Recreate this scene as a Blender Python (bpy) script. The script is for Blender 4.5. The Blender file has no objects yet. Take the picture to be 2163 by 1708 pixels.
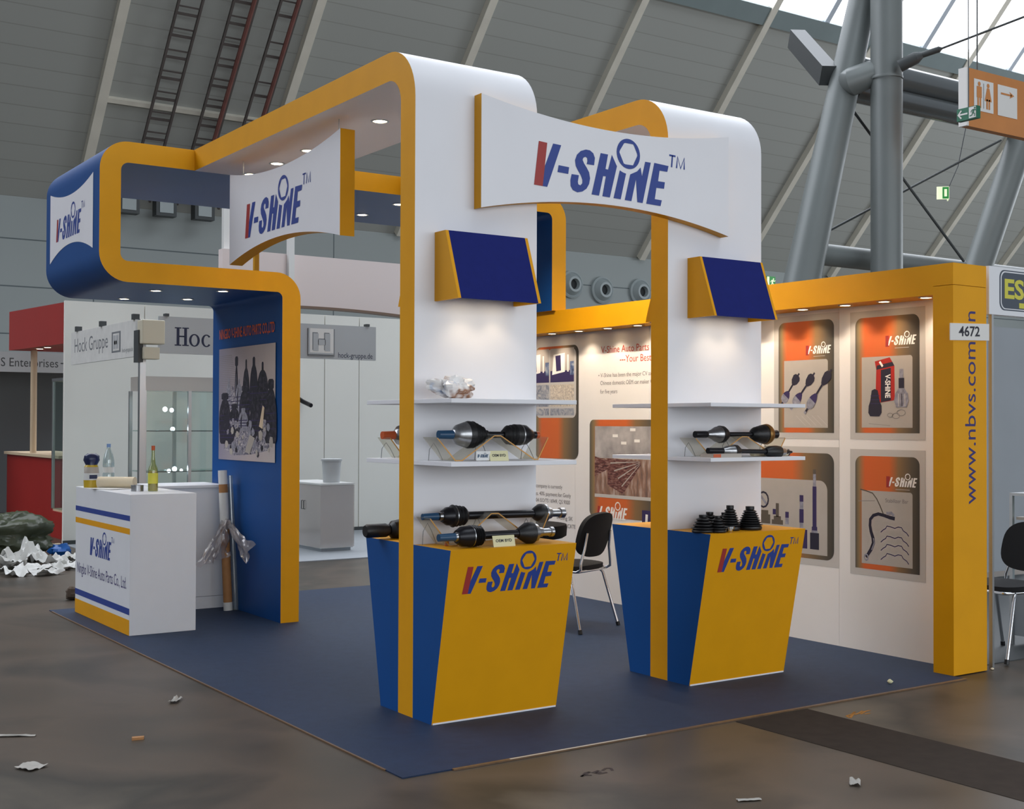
import bpy, bmesh, math, random
from mathutils import Vector, Matrix, noise
sc = bpy.context.scene
COL = sc.collection
V = Vector

# ------------------------------------------------------------------ camera
CAM = V((-2.6727, -4.7483, 1.5126)); YAW = 0.5977; PITCH = 0.0152; ROLL = 0.0035; FPX = 2672.95
cam_data = bpy.data.cameras.new('camera'); cam = bpy.data.objects.new('camera', cam_data); COL.objects.link(cam)
cam.matrix_world = (Matrix.Translation(CAM) @ Matrix.Rotation(-YAW, 4, 'Z') @ Matrix.Rotation(math.pi/2 + PITCH, 4, 'X')
                    @ Matrix.Rotation(ROLL, 4, 'Z'))
cam_data.sensor_fit = 'HORIZONTAL'; cam_data.sensor_width = 36.0; cam_data.lens = FPX / 2163 * 36
cam_data.clip_start = 0.05; cam_data.clip_end = 500
sc.camera = cam
sc.view_settings.view_transform = 'Standard'; sc.view_settings.look = 'None'
sc.view_settings.exposure = 0.0; sc.view_settings.gamma = 1.0; sc.view_settings.use_curve_mapping = False

def ray(u, v):
    return (cam.matrix_world.to_3x3() @ V(((u - 1081.5) / FPX, -(v - 854) / FPX, -1.0)))
def P(u, v, x=None, y=None, z=None, d=None):
    """surveying helper: where the sight line through photo point (u, v) meets a real plane"""
    r = ray(u, v)
    if x is not None: t = (x - CAM.x) / r.x
    elif y is not None: t = (y - CAM.y) / r.y
    elif z is not None: t = (z - CAM.z) / r.z
    else: t = d
    return CAM + r * t

# ------------------------------------------------------------------ materials
MATS = {}
def lin(c):
    c = c / 255.0
    return c / 12.92 if c <= 0.04045 else ((c + 0.055) / 1.055) ** 2.4
def rgb(h):
    h = h.lstrip('#')
    return tuple(lin(int(h[i:i+2], 16)) for i in (0, 2, 4)) + (1.0,)
def mat(name, col, rough=0.5, metal=0.0, spec=0.5, var=0.0, scale=8.0, bump=0.0, bscale=60.0, alpha=None, trans=0.0, emit=None, estr=0.0, coat=0.0):
    m = bpy.data.materials.new(name); m.use_nodes = True
    nt = m.node_tree; b = nt.nodes['Principled BSDF']
    c = rgb(col) if isinstance(col, str) else tuple(col) + (1.0,)
    b.inputs['Base Color'].default_value = c
    b.inputs['Roughness'].default_value = rough; b.inputs['Metallic'].default_value = metal
    b.inputs['Specular IOR Level'].default_value = spec
    b.inputs['Coat Weight'].default_value = coat
    if trans: b.inputs['Transmission Weight'].default_value = trans
    if emit:
        b.inputs['Emission Color'].default_value = rgb(emit); b.inputs['Emission Strength'].default_value = estr
    tc = nt.nodes.new('ShaderNodeTexCoord')
    if var:
        n = nt.nodes.new('ShaderNodeTexNoise'); n.inputs['Scale'].default_value = scale; n.inputs['Detail'].default_value = 5
        nt.links.new(tc.outputs['Object'], n.inputs['Vector'])
        r = nt.nodes.new('ShaderNodeValToRGB')
        r.color_ramp.elements[0].position = 0.3; r.color_ramp.elements[1].position = 0.7
        r.color_ramp.elements[0].color = tuple(max(0, x * (1 - var)) for x in c[:3]) + (1,)
        r.color_ramp.elements[1].color = tuple(min(1, x * (1 + var)) for x in c[:3]) + (1,)
        nt.links.new(n.outputs['Fac'], r.inputs['Fac']); nt.links.new(r.outputs['Color'], b.inputs['Base Color'])
    if bump:
        n2 = nt.nodes.new('ShaderNodeTexNoise'); n2.inputs['Scale'].default_value = bscale; n2.inputs['Detail'].default_value = 4
        nt.links.new(tc.outputs['Object'], n2.inputs['Vector'])
        bp = nt.nodes.new('ShaderNodeBump'); bp.inputs['Strength'].default_value = bump; bp.inputs['Distance'].default_value = 0.01
        nt.links.new(n2.outputs['Fac'], bp.inputs['Height']); nt.links.new(bp.outputs['Normal'], b.inputs['Normal'])
    MATS[name] = m
    return m
def clear(name, tint, gloss=0.12, op=0.0, col='#ffffff', rough=0.05):
    """thin clear sheet: mostly transparent with a glossy film and a little body colour"""
    m = bpy.data.materials.new(name); m.use_nodes = True; nt = m.node_tree
    nt.nodes.clear()
    out = nt.nodes.new('ShaderNodeOutputMaterial')
    t = nt.nodes.new('ShaderNodeBsdfTransparent'); t.inputs['Color'].default_value = rgb(tint)
    g = nt.nodes.new('ShaderNodeBsdfGlossy'); g.inputs['Roughness'].default_value = rough
    d = nt.nodes.new('ShaderNodeBsdfDiffuse'); d.inputs['Color'].default_value = rgb(col)
    m1 = nt.nodes.new('ShaderNodeMixShader'); m2 = nt.nodes.new('ShaderNodeMixShader')
    m1.inputs[0].default_value = gloss; m2.inputs[0].default_value = op
    nt.links.new(t.outputs[0], m1.inputs[1]); nt.links.new(g.outputs[0], m1.inputs[2])
    nt.links.new(m1.outputs[0], m2.inputs[1]); nt.links.new(d.outputs[0], m2.inputs[2])
    nt.links.new(m2.outputs[0], out.inputs['Surface'])
    MATS[name] = m
def ramp_mat(name, axis, stops, rough=0.45):
    """printed colour band: ramp along one Generated axis (flip by giving stops in that order)"""
    m = bpy.data.materials.new(name); m.use_nodes = True; nt = m.node_tree; b = nt.nodes['Principled BSDF']
    b.inputs['Roughness'].default_value = rough
    tc = nt.nodes.new('ShaderNodeTexCoord'); sp = nt.nodes.new('ShaderNodeSeparateXYZ')
    nt.links.new(tc.outputs['Generated'], sp.inputs[0])
    r = nt.nodes.new('ShaderNodeValToRGB'); cr = r.color_ramp
    while len(cr.elements) < len(stops): cr.elements.new(0.5)
    for e, (p, c) in zip(cr.elements, stops): e.position = p; e.color = rgb(c)
    nt.links.new(sp.outputs[axis], r.inputs['Fac']); nt.links.new(r.outputs['Color'], b.inputs['Base Color'])
    MATS[name] = m
def noise_mat(name, cols, scale, rough=0.4, detail=6, dist=0.0, stretch=(1, 1, 1), metal=0.0, bump=0.0, spec=0.5, rvar=None):
    """several colours mixed by noise (photo prints, concrete, brushed things)"""
    m = bpy.data.materials.new(name); m.use_nodes = True; nt = m.node_tree; b = nt.nodes['Principled BSDF']
    b.inputs['Roughness'].default_value = rough; b.inputs['Metallic'].default_value = metal
    b.inputs['Specular IOR Level'].default_value = spec
    tc = nt.nodes.new('ShaderNodeTexCoord'); mp = nt.nodes.new('ShaderNodeMapping'); mp.inputs['Scale'].default_value = stretch
    n = nt.nodes.new('ShaderNodeTexNoise'); n.inputs['Scale'].default_value = scale; n.inputs['Detail'].default_value = detail
    n.inputs['Distortion'].default_value = dist
    r = nt.nodes.new('ShaderNodeValToRGB'); cr = r.color_ramp
    while len(cr.elements) < len(cols): cr.elements.new(0.5)
    k = len(cols) - 1
    for i, (e, c) in enumerate(zip(cr.elements, cols)): e.position = 0.3 + 0.4 * i / max(1, k); e.color = rgb(c)
    nt.links.new(tc.outputs['Object'], mp.inputs[0]); nt.links.new(mp.outputs[0], n.inputs['Vector'])
    nt.links.new(n.outputs['Fac'], r.inputs['Fac']); nt.links.new(r.outputs['Color'], b.inputs['Base Color'])
    if rvar:
        mr = nt.nodes.new('ShaderNodeMapRange'); mr.inputs['To Min'].default_value = rvar[0]; mr.inputs['To Max'].default_value = rvar[1]
        nt.links.new(n.outputs['Fac'], mr.inputs['Value']); nt.links.new(mr.outputs[0], b.inputs['Roughness'])
    if bump:
        bp = nt.nodes.new('ShaderNodeBump'); bp.inputs['Strength'].default_value = bump; bp.inputs['Distance'].default_value = 0.02
        nt.links.new(n.outputs['Fac'], bp.inputs['Height']); nt.links.new(bp.outputs['Normal'], b.inputs['Normal'])
    MATS[name] = m
def seam_mat(name, col, line, bw, rh, mortar, axes, rough=0.6, offset=0.0, var=0.04):
    """panels with thin seams (brick texture laid in a real plane)"""
    m = bpy.data.materials.new(name); m.use_nodes = True; nt = m.node_tree; b = nt.nodes['Principled BSDF']
    b.inputs['Roughness'].default_value = rough
    tc = nt.nodes.new('ShaderNodeTexCoord'); sp = nt.nodes.new('ShaderNodeSeparateXYZ'); cb = nt.nodes.new('ShaderNodeCombineXYZ')
    nt.links.new(tc.outputs['Object'], sp.inputs[0])
    nt.links.new(sp.outputs[axes[0]], cb.inputs[0]); nt.links.new(sp.outputs[axes[1]], cb.inputs[1])
    br = nt.nodes.new('ShaderNodeTexBrick'); br.offset = offset
    c = rgb(col)
    br.inputs['Color1'].default_value = tuple(x * (1 - var) for x in c[:3]) + (1,)
    br.inputs['Color2'].default_value = tuple(min(1, x * (1 + var)) for x in c[:3]) + (1,)
    br.inputs['Mortar'].default_value = rgb(line)
    br.inputs['Scale'].default_value = 1.0; br.inputs['Mortar Size'].default_value = mortar; br.inputs['Mortar Smooth'].default_value = 0.1
    br.inputs['Brick Width'].default_value = bw; br.inputs['Row Height'].default_value = rh
    nt.links.new(cb.outputs[0], br.inputs['Vector']); nt.links.new(br.outputs['Color'], b.inputs['Base Color'])
    MATS[name] = m
def emis(name, col, s):
    m = bpy.data.materials.new(name); m.use_nodes = True; nt = m.node_tree; nt.nodes.clear()
    o = nt.nodes.new('ShaderNodeOutputMaterial'); e = nt.nodes.new('ShaderNodeEmission')
    e.inputs[0].default_value = rgb(col); e.inputs[1].default_value = s
    nt.links.new(e.outputs[0], o.inputs['Surface']); MATS[name] = m

mat('white_laminate', '#eaeaee', 0.45, var=0.015, scale=3)
mat('white_wall', '#e8e2dc', 0.6, var=0.02, scale=2)
mat('yellow', '#e39f00', 0.5, spec=0.3, var=0.03, scale=5)
mat('blue', '#0c4a8c', 0.42, spec=0.3, var=0.04, scale=3)
mat('navy', '#19236a', 0.75, spec=0.15, var=0.05, scale=25)
mat('logo_blue', '#233f90', 0.5)
mat('logo_red', '#a3302c', 0.5)
mat('logo_white', '#f4eee6', 0.5)
mat('ink', '#2b2b36', 0.6); mat('ink_grey', '#77706e', 0.6); mat('ink_red', '#c9452a', 0.6); mat('ink_purple', '#34306e', 0.6)
mat('ink_orange', '#e2621c', 0.6); mat('ink_dark_blue', '#1c2340', 0.6)
mat('carpet', '#24344e', 0.55, spec=0.18, var=0.12, scale=14, bump=0.25, bscale=900)
mat('tape', '#6b5138', 0.4, var=0.2, scale=30)
mat('tape_white', '#c9bfae', 0.35)
mat('chrome', '#d8dade', 0.12, metal=1.0)
mat('alu', '#b9bcbe', 0.32, metal=0.9)
mat('steel', '#a9aaac', 0.28, metal=1.0, var=0.12, scale=60)
mat('black_rubber', '#141416', 0.42, bump=0.1, bscale=120)
mat('black_metal', '#1d1d22', 0.3, metal=0.4)
mat('black_fabric', '#0e0e11', 0.9, var=0.2, scale=200, bump=0.3, bscale=600)
mat('cap_blue', '#1c4668', 0.35); mat('cap_orange', '#c85a2a', 0.4)
mat('bronze', '#8d6b3c', 0.35, metal=0.8)
mat('card_cream', '#ded9ae', 0.6)
mat('cardboard', '#a87748', 0.7, var=0.08, scale=20)
mat('paper', '#d8d8d4', 0.7, var=0.05, scale=8)
mat('paper_cream', '#d6c8ac', 0.7)
mat('red_panel', '#a3221c', 0.45, var=0.04, scale=2)
mat('cream', '#d9c3a4', 0.5)
mat('cream_box', '#cfc9b4', 0.5)
mat('grey_panel', '#9aa0a6', 0.55, var=0.03, scale=2)
mat('hock_wall', '#ecebe3', 0.6, var=0.02, scale=1)
mat('sign_grey', '#b4b7b9', 0.5)
mat('sign_grey_dark', '#7c8084', 0.5)
mat('arch_pink', '#e6d9d6', 0.6)
mat('brown_edge', '#7d6656', 0.6)
mat('steel_grey', '#747a79', 0.42, metal=0.1, var=0.05, scale=1)
mat('tube_grey', '#7c8284', 0.2, metal=0.6, var=0.03, scale=2)
mat('dark_steel', '#45494a', 0.5, metal=0.2)
mat('cable_tray', '#5a5350', 0.7, var=0.15, scale=2)
mat('cable_red', '#7d5049', 0.7, var=0.15, scale=3)
mat('rib', '#e2ddcf', 0.6, var=0.06, scale=1.5)
mat('gutter', '#7f8d8e', 0.5, var=0.05, scale=1)
mat('mullion', '#c3ccd6', 0.5)
mat('orange_sign', '#c98345', 0.5, var=0.06, scale=2)
mat('sign_white', '#e2e0dc', 0.5)
mat('exit_green', '#1d6b4e', 0.4)
mat('exit_green_lit', '#2c8c44', 0.4, emit='#2fae4a', estr=0.25)
mat('exit_white_lit', '#e6f0c8', 0.4, emit='#e6f0c8', estr=0.7)
mat('vent_grey', '#a9b2b3', 0.5); mat('vent_dark', '#2b2d2e', 0.7)
mat('table_black', '#0d0d0f', 0.75, spec=0.15)
mat('esu_grey', '#47505c', 0.5); mat('esu_yellow', '#d2cc4a', 0.5)
mat('counter_white', '#e2e4e8', 0.4, var=0.01)
mat('plastic_white', '#dfe0de', 0.35)
mat('print_yellow', '#c9a92a', 0.35); mat('print_navy', '#1d2750', 0.3)
mat('bag_blue', '#1f63b4', 0.3); mat('brown_dirt', '#54463a', 0.9)
mat('bag_white', '#e7e3e0', 0.3); mat('bag_brown', '#7d5236', 0.4); mat('bag_tint', '#7f9fd0', 0.35)
mat('trench', '#39312b', 0.9, spec=0.1, var=0.12, scale=12)
mat('floor_scrap', '#a5a29b', 0.7, var=0.08, scale=20)
mat('mark_brown', '#3f3330', 0.9); mat('mark_orange', '#a5702a', 0.9)
mat('soffit_white', '#f6f0ec', 0.55)
mat('plywood', '#a9733e', 0.6)
mat('poster_margin', '#c3bdb6', 0.35)
mat('poster_grey', '#b3aaa0', 0.4, var=0.04, scale=6)
mat('poster_dark', '#2c2836', 0.4); mat('poster_steel', '#8e8c96', 0.35, var=0.3, scale=40)
mat('poster_violet', '#3a2f58', 0.4); mat('poster_red', '#b0291f', 0.4); mat('poster_line', '#8c8580', 0.5)
mat('poster_brown', '#5d5348', 0.4)
noise_mat('photo_machine', ['#1d2546', '#5d6c8c', '#b9bcc0'], 14, dist=1.2)
noise_mat('photo_grey', ['#5b6674', '#9a9aa0', '#c9c2b8'], 16, dist=1.5)
noise_mat('photo_shelf', ['#3a2224', '#6d4038', '#a08074'], 18, dist=0.6, stretch=(1, 1, 4))
noise_mat('photo_ceiling', ['#7d7674', '#a8a09c', '#c6beb8'], 5)
noise_mat('photo_floor', ['#6d5850', '#94705c', '#b8a498'], 7, stretch=(1, 4, 1))
noise_mat('photo_dark', ['#16161c', '#2b2834', '#4b4452'], 26, dist=0.6)
noise_mat('photo_bits', ['#4d4a5a', '#8f8a96', '#d6ccc6'], 45, dist=1.0)
noise_mat('photo_scroll', ['#9a9088', '#c9bba9', '#ded2c0'], 26, dist=2.5)
ramp_mat('photo_backdrop', 1, [(0.0, '#cbbfba'), (0.45, '#bfb0ae'), (1.0, '#8d8898')])
# the orange-to-grey print: Generated axis y runs from the right edge (0) to the left edge (1)
ramp_mat('print_band', 1, [(0.0, '#423e36'), (0.12, '#5d5242'), (0.32, '#8a6a44'), (0.46, '#d0662c'), (0.84, '#d2622a'), (0.94, '#8a744e'), (1.0, '#55504a')])
clear('acrylic', '#f3f1ea', 0.04, 0.10, '#f4f2ea')
clear('glass', '#e4eeec', 0.10, 0.03, '#c8d4d2')
clear('film', '#ece8e6', 0.22, 0.24, '#d8d0ce', 0.12)
clear('film_green', '#8c9382', 0.12, 0.62, '#5c6350', 0.2)
clear('pet', '#e2ecec', 0.20, 0.12, '#e0e8e8', 0.05)
clear('green_glass', '#d8dfb4', 0.16, 0.12, '#b9bd70', 0.05)
mat('amber_edge', '#c98f35', 0.35)
noise_mat('wrapper', ['#8fb0dc', '#efecea', '#f2efec', '#8a5c3c', '#ece6e2'], 9, rough=0.25, detail=2)
emis('lamp_warm', '#ffe2b4', 14.0); emis('lamp_cool', '#e6ecff', 22.0)

# ------------------------------------------------------------------ mesh building
class MB:
    def __init__(s): s.v = []; s.f = []; s.m = []; s.mn = []
    def mi(s, name):
        if name not in s.mn: s.mn.append(name)
        return s.mn.index(name)
    def add(s, pts, faces, m):
        b = len(s.v); s.v += [V(p) for p in pts]; k = s.mi(m)
        for f in faces: s.f.append([b + i for i in f]); s.m.append(k)
        return s
    def poly(s, pts, m): return s.add(pts, [list(range(len(pts)))], m)
    def box(s, x0, x1, y0, y1, z0, z1, m):
        p = [(x0,y0,z0),(x1,y0,z0),(x1,y1,z0),(x0,y1,z0),(x0,y0,z1),(x1,y0,z1),(x1,y1,z1),(x0,y1,z1)]
        return s.add(p, [[0,3,2,1],[4,5,6,7],[0,1,5,4],[1,2,6,5],[2,3,7,6],[3,0,4,7]], m)
    def hexa(s, p, mats):
        """8 points like box(); mats = (bottom, top, front, right, back, left)"""
        for f, m in zip([[0,3,2,1],[4,5,6,7],[0,1,5,4],[1,2,6,5],[2,3,7,6],[3,0,4,7]], mats): s.add([p[i] for i in f], [[0,1,2,3]], m)
        return s
    def prism(s, pts, vec, m, mside=None, mback=None):
        vec = V(vec); n = len(pts); pts = [V(p) for p in pts]
        s.poly(pts, m); s.poly([p + vec for p in reversed(pts)], mback or mside or m)
        for i in range(n):
            a, b = pts[i], pts[(i+1) % n]; s.poly([a, a + vec, b + vec, b], mside or m)
        return s
    def tube(s, pts, r, m, seg=10, caps=True):
        pts = [V(p) for p in pts]; n = len(pts); rr = r if isinstance(r, (list, tuple)) else [r] * n
        rings = []; up = None
        for i, p in enumerate(pts):
            t = (pts[min(i+1, n-1)] - pts[max(i-1, 0)]).normalized()
            if up is None: up = V((0,0,1)) if abs(t.z) < 0.9 else V((0,1,0))
            a = (up - t * up.dot(t)).normalized(); b = t.cross(a); up = a
            rings.append([p + (a * math.cos(2*math.pi*k/seg) + b * math.sin(2*math.pi*k/seg)) * rr[i] for k in range(seg)])
        P_ = [q for r_ in rings for q in r_]; F = []
        for i in range(n-1):
            for k in range(seg):
                k2 = (k+1) % seg; F.append([i*seg+k, i*seg+k2, (i+1)*seg+k2, (i+1)*seg+k])
        if caps: F.append([k for k in range(seg)][::-1]); F.append([(n-1)*seg+k for k in range(seg)])
        return s.add(P_, F, m)
    def lathe(s, prof, o, axis, m, seg=20, caps=True):
        """prof: (distance along axis, radius)"""
        o = V(o); t = V(axis).normalized(); up = V((0,0,1)) if abs(t.z) < 0.9 else V((1,0,0))
        a = (up - t * up.dot(t)).normalized(); b = t.cross(a); pts = []; F = []; n = len(prof)
        for d, r in prof:
            for k in range(seg): pts.append(o + t*d + (a*math.cos(2*math.pi*k/seg) + b*math.sin(2*math.pi*k/seg)) * max(r, 1e-5))
        for i in range(n-1):
            for k in range(seg):
                k2 = (k+1) % seg; F.append([i*seg+k, i*seg+k2, (i+1)*seg+k2, (i+1)*seg+k])
        if caps: F.append([k for k in range(seg)][::-1]); F.append([(n-1)*seg+k for k in range(seg)])
        return s.add(pts, F, m)
    def build(s, name, parent=None, smooth=None, bevel=0.0, kind=None, label=None, cat=None, group=None, origin=None):
        off = V((0,0,0))
        if parent is not None:
            q = parent
            while q is not None: off += q.location; q = q.parent
        elif origin is not None: off = V(origin)
        else:
            xs = [p.x for p in s.v]; ys = [p.y for p in s.v]; zs = [p.z for p in s.v]
            off = V(((min(xs)+max(xs))/2, (min(ys)+max(ys))/2, min(zs)))
        me = bpy.data.meshes.new(name); me.from_pydata([p - off for p in s.v], [], s.f)
        for n in s.mn: me.materials.append(MATS[n])
        me.polygons.foreach_set('material_index', s.m)
        if smooth or bevel:
            b_ = bmesh.new(); b_.from_mesh(me); bmesh.ops.remove_doubles(b_, verts=b_.verts, dist=2e-5)
            bmesh.ops.recalc_face_normals(b_, faces=b_.faces); b_.to_mesh(me); b_.free()
        if smooth:
            me.polygons.foreach_set('use_smooth', [True] * len(me.polygons)); me.set_sharp_from_angle(angle=math.radians(smooth))
        me.update()
        o = bpy.data.objects.new(name, me); COL.objects.link(o)
        if parent is not None: o.parent = parent
        else: o.location = off
        if bevel:
            bm_ = o.modifiers.new('bevel', 'BEVEL'); bm_.width = bevel; bm_.segments = 2; bm_.limit_method = 'ANGLE'
        tag(o, label, cat, group, kind)
        return o
def tag(o, label=None, cat=None, group=None, kind=None):
    if label: o['label'] = label
    if cat: o['category'] = cat
    if group: o['group'] = group
    if kind: o['kind'] = kind
    return o
def thing(name, label, cat, loc=(0,0,0), group=None):
    o = bpy.data.objects.new(name, None); COL.objects.link(o); o.location = loc; o.empty_display_size = 0.1
    return tag(o, label, cat, group)
def copy_tree(o, parent=None):
    c = o.copy(); COL.objects.link(c)
    if parent is not None: c.parent = parent
    for ch in [q for q in COL.objects if q.parent == o]: copy_tree(ch, c)
    return c

class Frame:
    """flat drawing frame: a to the right, b up, h out of the surface"""
    def __init__(s, o, u, v):
        s.o = V(o); s.u = V(u).normalized(); s.v = V(v).normalized(); s.n = s.u.cross(s.v)
    def p(s, a, b, h=0.0): return s.o + s.u*a + s.v*b + s.n*h
    def flat(s, mb, pts, m, h=0.0006):
        ar = sum(p[0]*q[1] - q[0]*p[1] for p, q in zip(pts, pts[1:] + pts[:1]))
        if ar < 0: pts = pts[::-1]
        mb.poly([s.p(a, b, h) for a, b in pts], m)
    def rect(s, mb, a0, a1, b0, b1, m, h=0.0006): s.flat(mb, [(a0,b0),(a1,b0),(a1,b1),(a0,b1)], m, h)
    def stroke(s, mb, pts, w, m, h=0.0006):
        """flat line of width w through the points"""
        n = len(pts); L = []; R = []
        for i, (x, y) in enumerate(pts):
            x0, y0 = pts[max(i-1, 0)]; x1, y1 = pts[min(i+1, n-1)]
            d = math.hypot(x1-x0, y1-y0) or 1; nx, ny = -(y1-y0)/d, (x1-x0)/d
            ww = w[i] if isinstance(w, (list, tuple)) else w
            L.append((x+nx*ww/2, y+ny*ww/2)); R.append((x-nx*ww/2, y-ny*ww/2))
        for i in range(n-1): s.flat(mb, [R[i], R[i+1], L[i+1], L[i]], m, h)
    def rrect(s, mb, a0, a1, b0, b1, r, m, h=0.0006, corners=(1,1,1,1)):
        """rounded rectangle; corners = bottom-left, bottom-right, top-right, top-left"""
        s.flat(mb, rr(a0, a1, b0, b1, r, corners), m, h)
def rr(a0, a1, b0, b1, r, corners=(1,1,1,1), n=8):
    pts = []
    for k, (cx, cy, st) in enumerate([(a0+r, b0+r, 180), (a1-r, b0+r, 270), (a1-r, b1-r, 0), (a0+r, b1-r, 90)]):
        if corners[k]: pts += [(cx + r*math.cos(math.radians(st + 90*i/n)), cy + r*math.sin(math.radians(st + 90*i/n))) for i in range(n+1)]
        else: pts.append([(a0,b0),(a1,b0),(a1,b1),(a0,b1)][k])
    return pts

LOGO = {
'red': [(0.0343,0.2688),(0.0972,0.2669),(0.0641,0.0),(0.0,0.0)],
'vee': [(0.1414,0.2697),(0.2022,0.2688),(0.0983,0.0),(0.0641,0.0),(0.0807,0.1248)],
'dash': [(0.1834,0.1443),(0.263,0.1431),(0.2564,0.1008),(0.1746,0.1009)],
'S': [(0.4564,0.1839),(0.463,0.2295),(0.4497,0.2577),(0.4232,0.2721),(0.3912,0.2719),(0.3525,0.2571),(0.3227,0.2294),(0.3083,0.1935),(0.3138,0.1594),(0.3326,0.1315),(0.3525,0.1079),(0.3657,0.0797),(0.3646,0.0587),(0.3492,0.0437),(0.3337,0.0486),(0.3304,0.064),(0.3381,0.1052),(0.2829,0.1041),(0.2729,0.065),(0.2751,0.0297),(0.2917,0.0072),(0.3271,-0.0025),(0.3657,0.0079),(0.3978,0.0302),(0.4177,0.0619),(0.4254,0.0987),(0.4177,0.1337),(0.3978,0.1617),(0.3779,0.1841),(0.3669,0.2035),(0.3713,0.217),(0.3878,0.2265),(0.4022,0.2215),(0.4044,0.2039),(0.3989,0.1827)],
'H': [(0.5083,0.2677),(0.5669,0.2679),(0.547,0.1742),(0.568,0.1729),(0.5978,0.2702),(0.6387,0.2044),(0.5823,0.0),(0.5227,0.0),(0.5503,0.128),(0.5282,0.1271),(0.4961,0.0),(0.4376,0.0)],
'i': [(0.6619,0.1821),(0.6862,0.1732),(0.7127,0.1687),(0.6696,0.0),(0.6122,0.0)],
'N': [(0.747,0.1689),(0.7028,0.0),(0.7569,0.0),(0.7945,0.1443),(0.8055,0.0),(0.8497,0.0),(0.9171,0.2685),(0.8707,0.2678),(0.8442,0.1706),(0.832,0.2254),(0.8044,0.1966)],
'E': [(0.947,0.2719),(1.0674,0.269),(1.0575,0.2299),(0.9912,0.2284),(0.979,0.1583),(1.0365,0.1595),(1.0298,0.1161),(0.9646,0.1135),(0.9514,0.0389),(1.011,0.0391),(1.0,0.0),(0.8796,0.0)]}
HEXA = [(0.6983,0.3626),(0.7735,0.3634),(0.8077,0.3006),(0.7702,0.2295),(0.6961,0.2266),(0.6564,0.3001)]
TMS = [[(1.074,0.3415),(1.128,0.3415)], [(1.1015,0.3415),(1.094,0.2656)], [(1.137,0.266),(1.1459,0.3415),(1.1724,0.268),(1.205,0.3415),(1.203,0.266)]]
def logo(mb, fr, a, b, L, mmain, mred=None, mvee=None, mring=None, h=0.0008, tm=True):
    T = lambda q: (a + q[0]*L, b + q[1]*L)
    for k, pts in LOGO.items():
        m = {'red': mred or mmain, 'vee': mvee or mmain}.get(k, mmain)
        fr.flat(mb, [T(q) for q in pts], m, h)
    cx, cy, r = 0.7318, 0.2965, 0.0955
    hx = sorted(HEXA, key=lambda q: math.atan2(q[1]-cy, q[0]-cx)); n = 36
    ang = [math.atan2(q[1]-cy, q[0]-cx) for q in hx]
    outer = []; inner = []
    for i in range(n):
        t = -math.pi + 2*math.pi*i/n
        outer.append((cx + r*math.cos(t), cy + r*math.sin(t)))
        for j in range(6):                       # where this direction leaves the hexagon
            (x1, y1), (x2, y2) = hx[j], hx[(j+1) % 6]
            dx, dy = x2-x1, y2-y1; den = math.cos(t)*dy - math.sin(t)*dx
            if abs(den) < 1e-9: continue
            s_ = ((x1-cx)*dy - (y1-cy)*dx) / den; w = ((x1-cx)*math.sin(t) - (y1-cy)*math.cos(t)) / den
            if s_ > 0 and -1e-6 <= w <= 1+1e-6: inner.append((cx + s_*math.cos(t), cy + s_*math.sin(t))); break
        else: inner.append((cx + 0.07*math.cos(t), cy + 0.07*math.sin(t)))
    for i in range(n):
        j = (i+1) % n
        fr.flat(mb, [T(outer[i]), T(outer[j]), T(inner[j]), T(inner[i])], mring or mmain, h)
    if tm:
        for st in TMS: fr.stroke(mb, [T(q) for q in st], 0.0115*L, mring or mmain, h)
def text_mesh(mb, fr, txt, a, b, size, m, h=0.0008, sx=1.0, width=None, shear=0.0, bold=0.0, rot=False):
    """flat lettering from the built-in face; (a, b) is the start of the baseline"""
    cu = bpy.data.curves.new('lettering', 'FONT'); cu.body = txt; cu.size = 1.0; cu.resolution_u = 3; cu.offset = bold; cu.shear = shear
    o = bpy.data.objects.new('lettering', cu); COL.objects.link(o)
    dg = bpy.context.evaluated_depsgraph_get(); me = bpy.data.meshes.new_from_object(o.evaluated_get(dg))
    vs = [v.co.copy() for v in me.vertices]; fs = [list(p.vertices) for p in me.polygons]
    bpy.data.objects.remove(o); bpy.data.curves.remove(cu); bpy.data.meshes.remove(me)
    if not vs: return
    if width: sx = width / (max(v.x for v in vs) * size)
    if rot: pts = [fr.p(a - v.y*size, b + v.x*size*sx, h) for v in vs]
    else: pts = [fr.p(a + v.x*size*sx, b + v.y*size, h) for v in vs]
    mb.add(pts, fs, m)

def round_path(pts, radii, n=8):
    """polyline with rounded corners -> [(point2d, tangent2d)]"""
    out = []; N = len(pts)
    for i, p in enumerate(pts):
        p = V((p[0], p[1]))
        if i == 0: t = (V(pts[1]) - p).normalized(); out.append((p, t)); continue
        if i == N-1: t = (p - V(pts[-2])).normalized(); out.append((p, t)); continue
        a = (p - V(pts[i-1])).normalized(); b = (V(pts[i+1]) - p).normalized(); r = radii[i]
        th = math.acos(max(-1, min(1, a.dot(b)))); d = r * math.tan(th/2)
        s = p - a*d; sgn = 1 if a.x*b.y - a.y*b.x > 0 else -1
        c = s + V((-a.y, a.x)) * (r*sgn)
        for k in range(n+1):
            ph = sgn*th*k/n; w = s - c
            q = c + V((w.x*math.cos(ph) - w.y*math.sin(ph), w.x*math.sin(ph) + w.y*math.cos(ph)))
            t = V((a.x*math.cos(ph) - a.y*math.sin(ph), a.x*math.sin(ph) + a.y*math.cos(ph))); out.append((q, t))
    return out
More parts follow.
